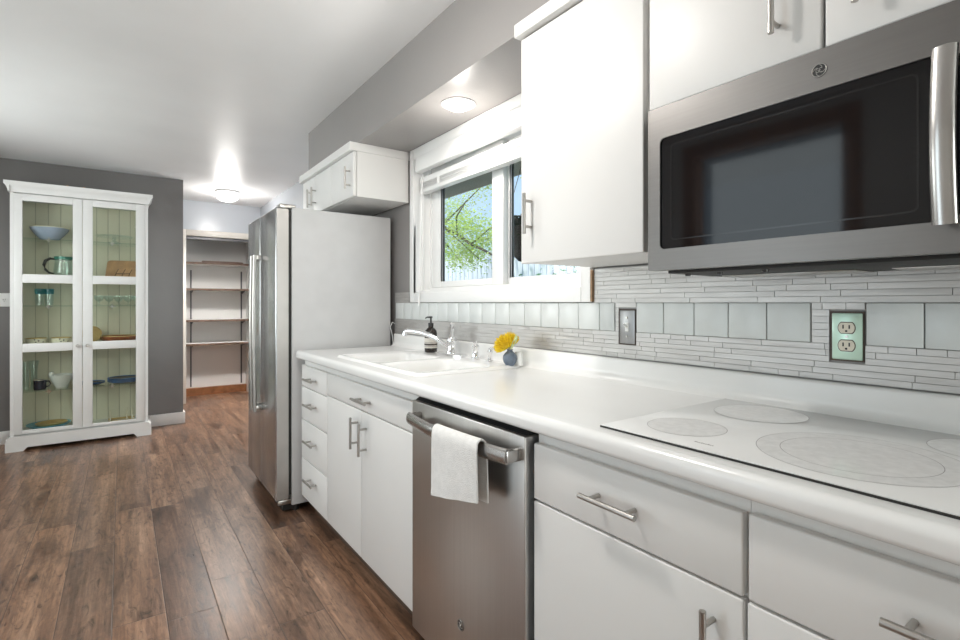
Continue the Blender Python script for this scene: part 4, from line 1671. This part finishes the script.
obj('trim_ring', bm, M['trimwhite'], pl)
bm = BM()
lathe(bm, [(.054, -.001), (.054, -.006), (.046, -.020), (.028, -.028), (0, -.030)], 30, (1.245, 1.915, SOF))
obj('bulb', bm, M['bulbglow'], pl)
lamp('sink_bulb', 'POINT', (1.245, 1.915, SOF - .20), 5.2, (1, .95, .89), radius=.045)
kl = thing('ceiling_light', 'unseen lit white dome light on the kitchen ceiling near the photographer', 'ceiling light', (.30, 1.35, CEIL))  # out-of-view fixture, placed to cast the handle and microwave shadows
bm = BM()
lathe(bm, [(0, -.0005), (.145, -.0005), (.145, -.018), (.130, -.020), (0, -.020)], 32, (.30, 1.35, CEIL))
obj('base', bm, M['trimwhite'], kl)
bm = BM()
lathe(bm, [(.140, -.021), (.145, -.035), (.125, -.065), (.08, -.085), (.03, -.092), (0, -.093)], 32, (.30, 1.35, CEIL))
obj('lamp_shade', bm, M['lampglow'], kl)
lamp('unseen_kitchen_bulb', 'POINT', (.30, 1.35, CEIL - .22), 13, (1, .96, .91), radius=.08)
lamp('kitchen_counter_fill', 'AREA', (.30, 1.35, CEIL - .105), 10.5, (1, .96, .91), (0, 0, 0), .16)  # extra lamp under the unseen dome, added to brighten the counters

# ------------------------------------------------------------------ outdoors
struct('ground', boxes((XO + .002, 14, -6, 20, -.30, -.20)), M['lawn'])
struct('ground_bounce_slab', boxes((XO + .004, 3.9, -3, 9, -.1999, -.17)), plain('pale_bounce_ground', (0.62, 0.59, 0.55), 0.85, var=0.08))  # unseen pale slab added to bounce light up under the eave
struct('trim_9', boxes((XO + .002, 2.20, -1.0, 5.2, 2.050, 2.24)), M['eave'])            # the eave
bm = BM()
y = 3.0
while y < 13:
    h = 2.17 + random.uniform(-.02, .02)
    box(bm, 5.60, 5.62, y, y + .135, -.20, h)
    y += .150
box(bm, 5.62, 5.66, 3.0, 13, .3, .39)
box(bm, 5.62, 5.66, 3.0, 13, 1.5, 1.59)
fn = thing('garden_fence', 'weathered pale board fence beyond the kitchen window', 'fence', (5.6, 8, -.2))
obj('boards', bm, M['fence'], fn, smooth=False)


def leaves(bm, pts, n, spread, size):
    for _ in range(n):
        p = random.choice(pts)
        c = Vector(p) + Vector((random.gauss(0, spread), random.gauss(0, spread), random.gauss(0, spread * .8)))
        d = Vector((random.uniform(-1, 1), random.uniform(-1, 1), random.uniform(-.6, .3))).normalized()
        u = d.orthogonal().normalized()
        L, W_ = size * random.uniform(.7, 1.4), size * random.uniform(.25, .45)
        q = [c, c + d * L * .5 + u * W_, c + d * L, c + d * L * .5 - u * W_]
        bm.faces.new([bm.verts.new(v) for v in q])


tr_ = thing('garden_tree', 'bright green tree reaching over the fence outside the window', 'tree', (4.3, 9.0, -.2))
bm = BM()
tube(bm, [(4.3, 9.0, -.2), (4.28, 8.9, 1.0), (4.3, 8.6, 2.2), (4.35, 8.3, 3.2), (4.5, 8.0, 4.4)], [.14, .12, .10, .08, .03], 10)
tube(bm, [(4.3, 8.65, 2.1), (4.22, 7.7, 2.52), (4.2, 6.95, 2.42), (4.2, 6.55, 2.27), (4.2, 6.15, 2.06), (4.2, 5.76, 1.92), (4.22, 5.5, 1.80)], [.07, .045, .028, .024, .021, .018, .012], 8)
twigs = [[(4.2, 6.95, 2.42), (4.4, 6.6, 2.75), (4.5, 6.2, 3.0), (4.5, 5.8, 3.1)], [(4.2, 6.5, 2.25), (4.0, 6.2, 2.45), (3.9, 5.8, 2.6)],
         [(4.2, 6.9, 2.4), (4.3, 6.5, 2.1), (4.4, 6.2, 1.85)], [(4.3, 8.3, 3.2), (4.3, 7.4, 3.3), (4.3, 6.6, 3.15)],
         [(4.2, 6.1, 2.05), (4.3, 5.8, 2.25), (4.4, 5.5, 2.3)], [(4.3, 7.6, 2.5), (4.4, 7.2, 2.2), (4.5, 6.9, 1.9)]]
for t_ in twigs:
    tube(bm, t_, [.016, .011, .008, .005][:len(t_)], 6)
obj('branches', bm, M['bark'], tr_)
bm = BM()
low = [(4.4, 6.9, 1.95), (4.5, 6.6, 2.0), (4.4, 7.1, 2.15), (4.4, 6.3, 1.95), (4.3, 6.9, 2.45), (4.3, 6.5, 2.35), (4.1, 6.2, 2.35), (4.3, 6.1, 2.2), (4.3, 5.8, 2.2), (4.4, 5.6, 2.15)]
high = [(4.4, 6.8, 2.75), (4.5, 6.5, 2.9), (4.5, 6.1, 3.0), (4.4, 5.8, 3.05), (4.3, 7.2, 3.1), (4.2, 7.0, 2.7)]
leaves(bm, low, 5200, .16, .040)
leaves(bm, high, 1900, .14, .036)
leaves(bm, [(4.5, 8.0, 4.2), (4.4, 8.2, 3.4), (4.3, 7.8, 3.2)], 900, .4, .06)
obj('foliage', bm, M['leaf'], tr_, smooth=False)
for (x, y, z, n, s_, m_, lab) in ((6.6, 8.75, 2.15, 900, .26, 'leafdark', 'blue-green bush rising behind the fence outside the window'),
                                  (4.7, 5.55, 1.35, 500, .16, 'leafdark', 'low green shrub against the fence, nearest the hanging basket'),
                                  (4.75, 6.55, 1.30, 400, .15, 'leaf', 'low bright shrub against the fence below the tree branch'),
                                  (4.6, 4.6, 1.45, 450, .14, 'leafdark', 'small dark shrub against the fence low in the right window sash')):
    sb = thing('garden_shrub', lab, 'shrub', (x, y, -.2))
    bm = BM()
    for k in range(4):
        tube(bm, [(x, y, -.2), (x + random.uniform(-.1, .1), y + random.uniform(-.1, .1), z * .6), (x + random.uniform(-.2, .2), y + random.uniform(-.2, .2), z)], [.02, .014, .006], 6)
    obj('stems', bm, M['bark'], sb)
    bm = BM()
    leaves(bm, [(x, y, z), (x, y + .15, z - .25), (x, y - .15, z - .2), (x, y, z - .5), (x, y, z - .85)], n, s_, .07)
    obj('foliage', bm, M[m_], sb, smooth=False)
# hanging basket under the eave
hb = thing('hanging_basket', 'dark hanging plant basket under the eave in the right window sash', 'hanging basket', (1.95, 2.20, 1.40))
hx_, hy_, hz_ = 1.95, 2.285, 1.425
bm = BM()
lathe(bm, [(0, 0), (.03, .004), (.075, .05), (.105, .12), (.12, .20), (.115, .20), (.0, .17)], 22, (hx_, hy_, hz_))
obj('liner', bm, M['coir'], hb)
bm = BM()
for k in range(3):
    a = 2 * math.pi * k / 3 + .4
    tube(bm, [(hx_ + .117 * math.cos(a), hy_ + .117 * math.sin(a), hz_ + .2), (hx_, hy_, 2.049)], .002, 6)
obj('cords', bm, M['bark'], hb)
bm = BM()
leaves(bm, [(hx_ + .07 * math.cos(a), hy_ + .07 * math.sin(a), hz_ + .22) for a in [k * .7 for k in range(9)]] + [(hx_, hy_, hz_ + .25)], 520, .024, .04)
obj('plant', bm, M['leafdim'], hb, smooth=False)
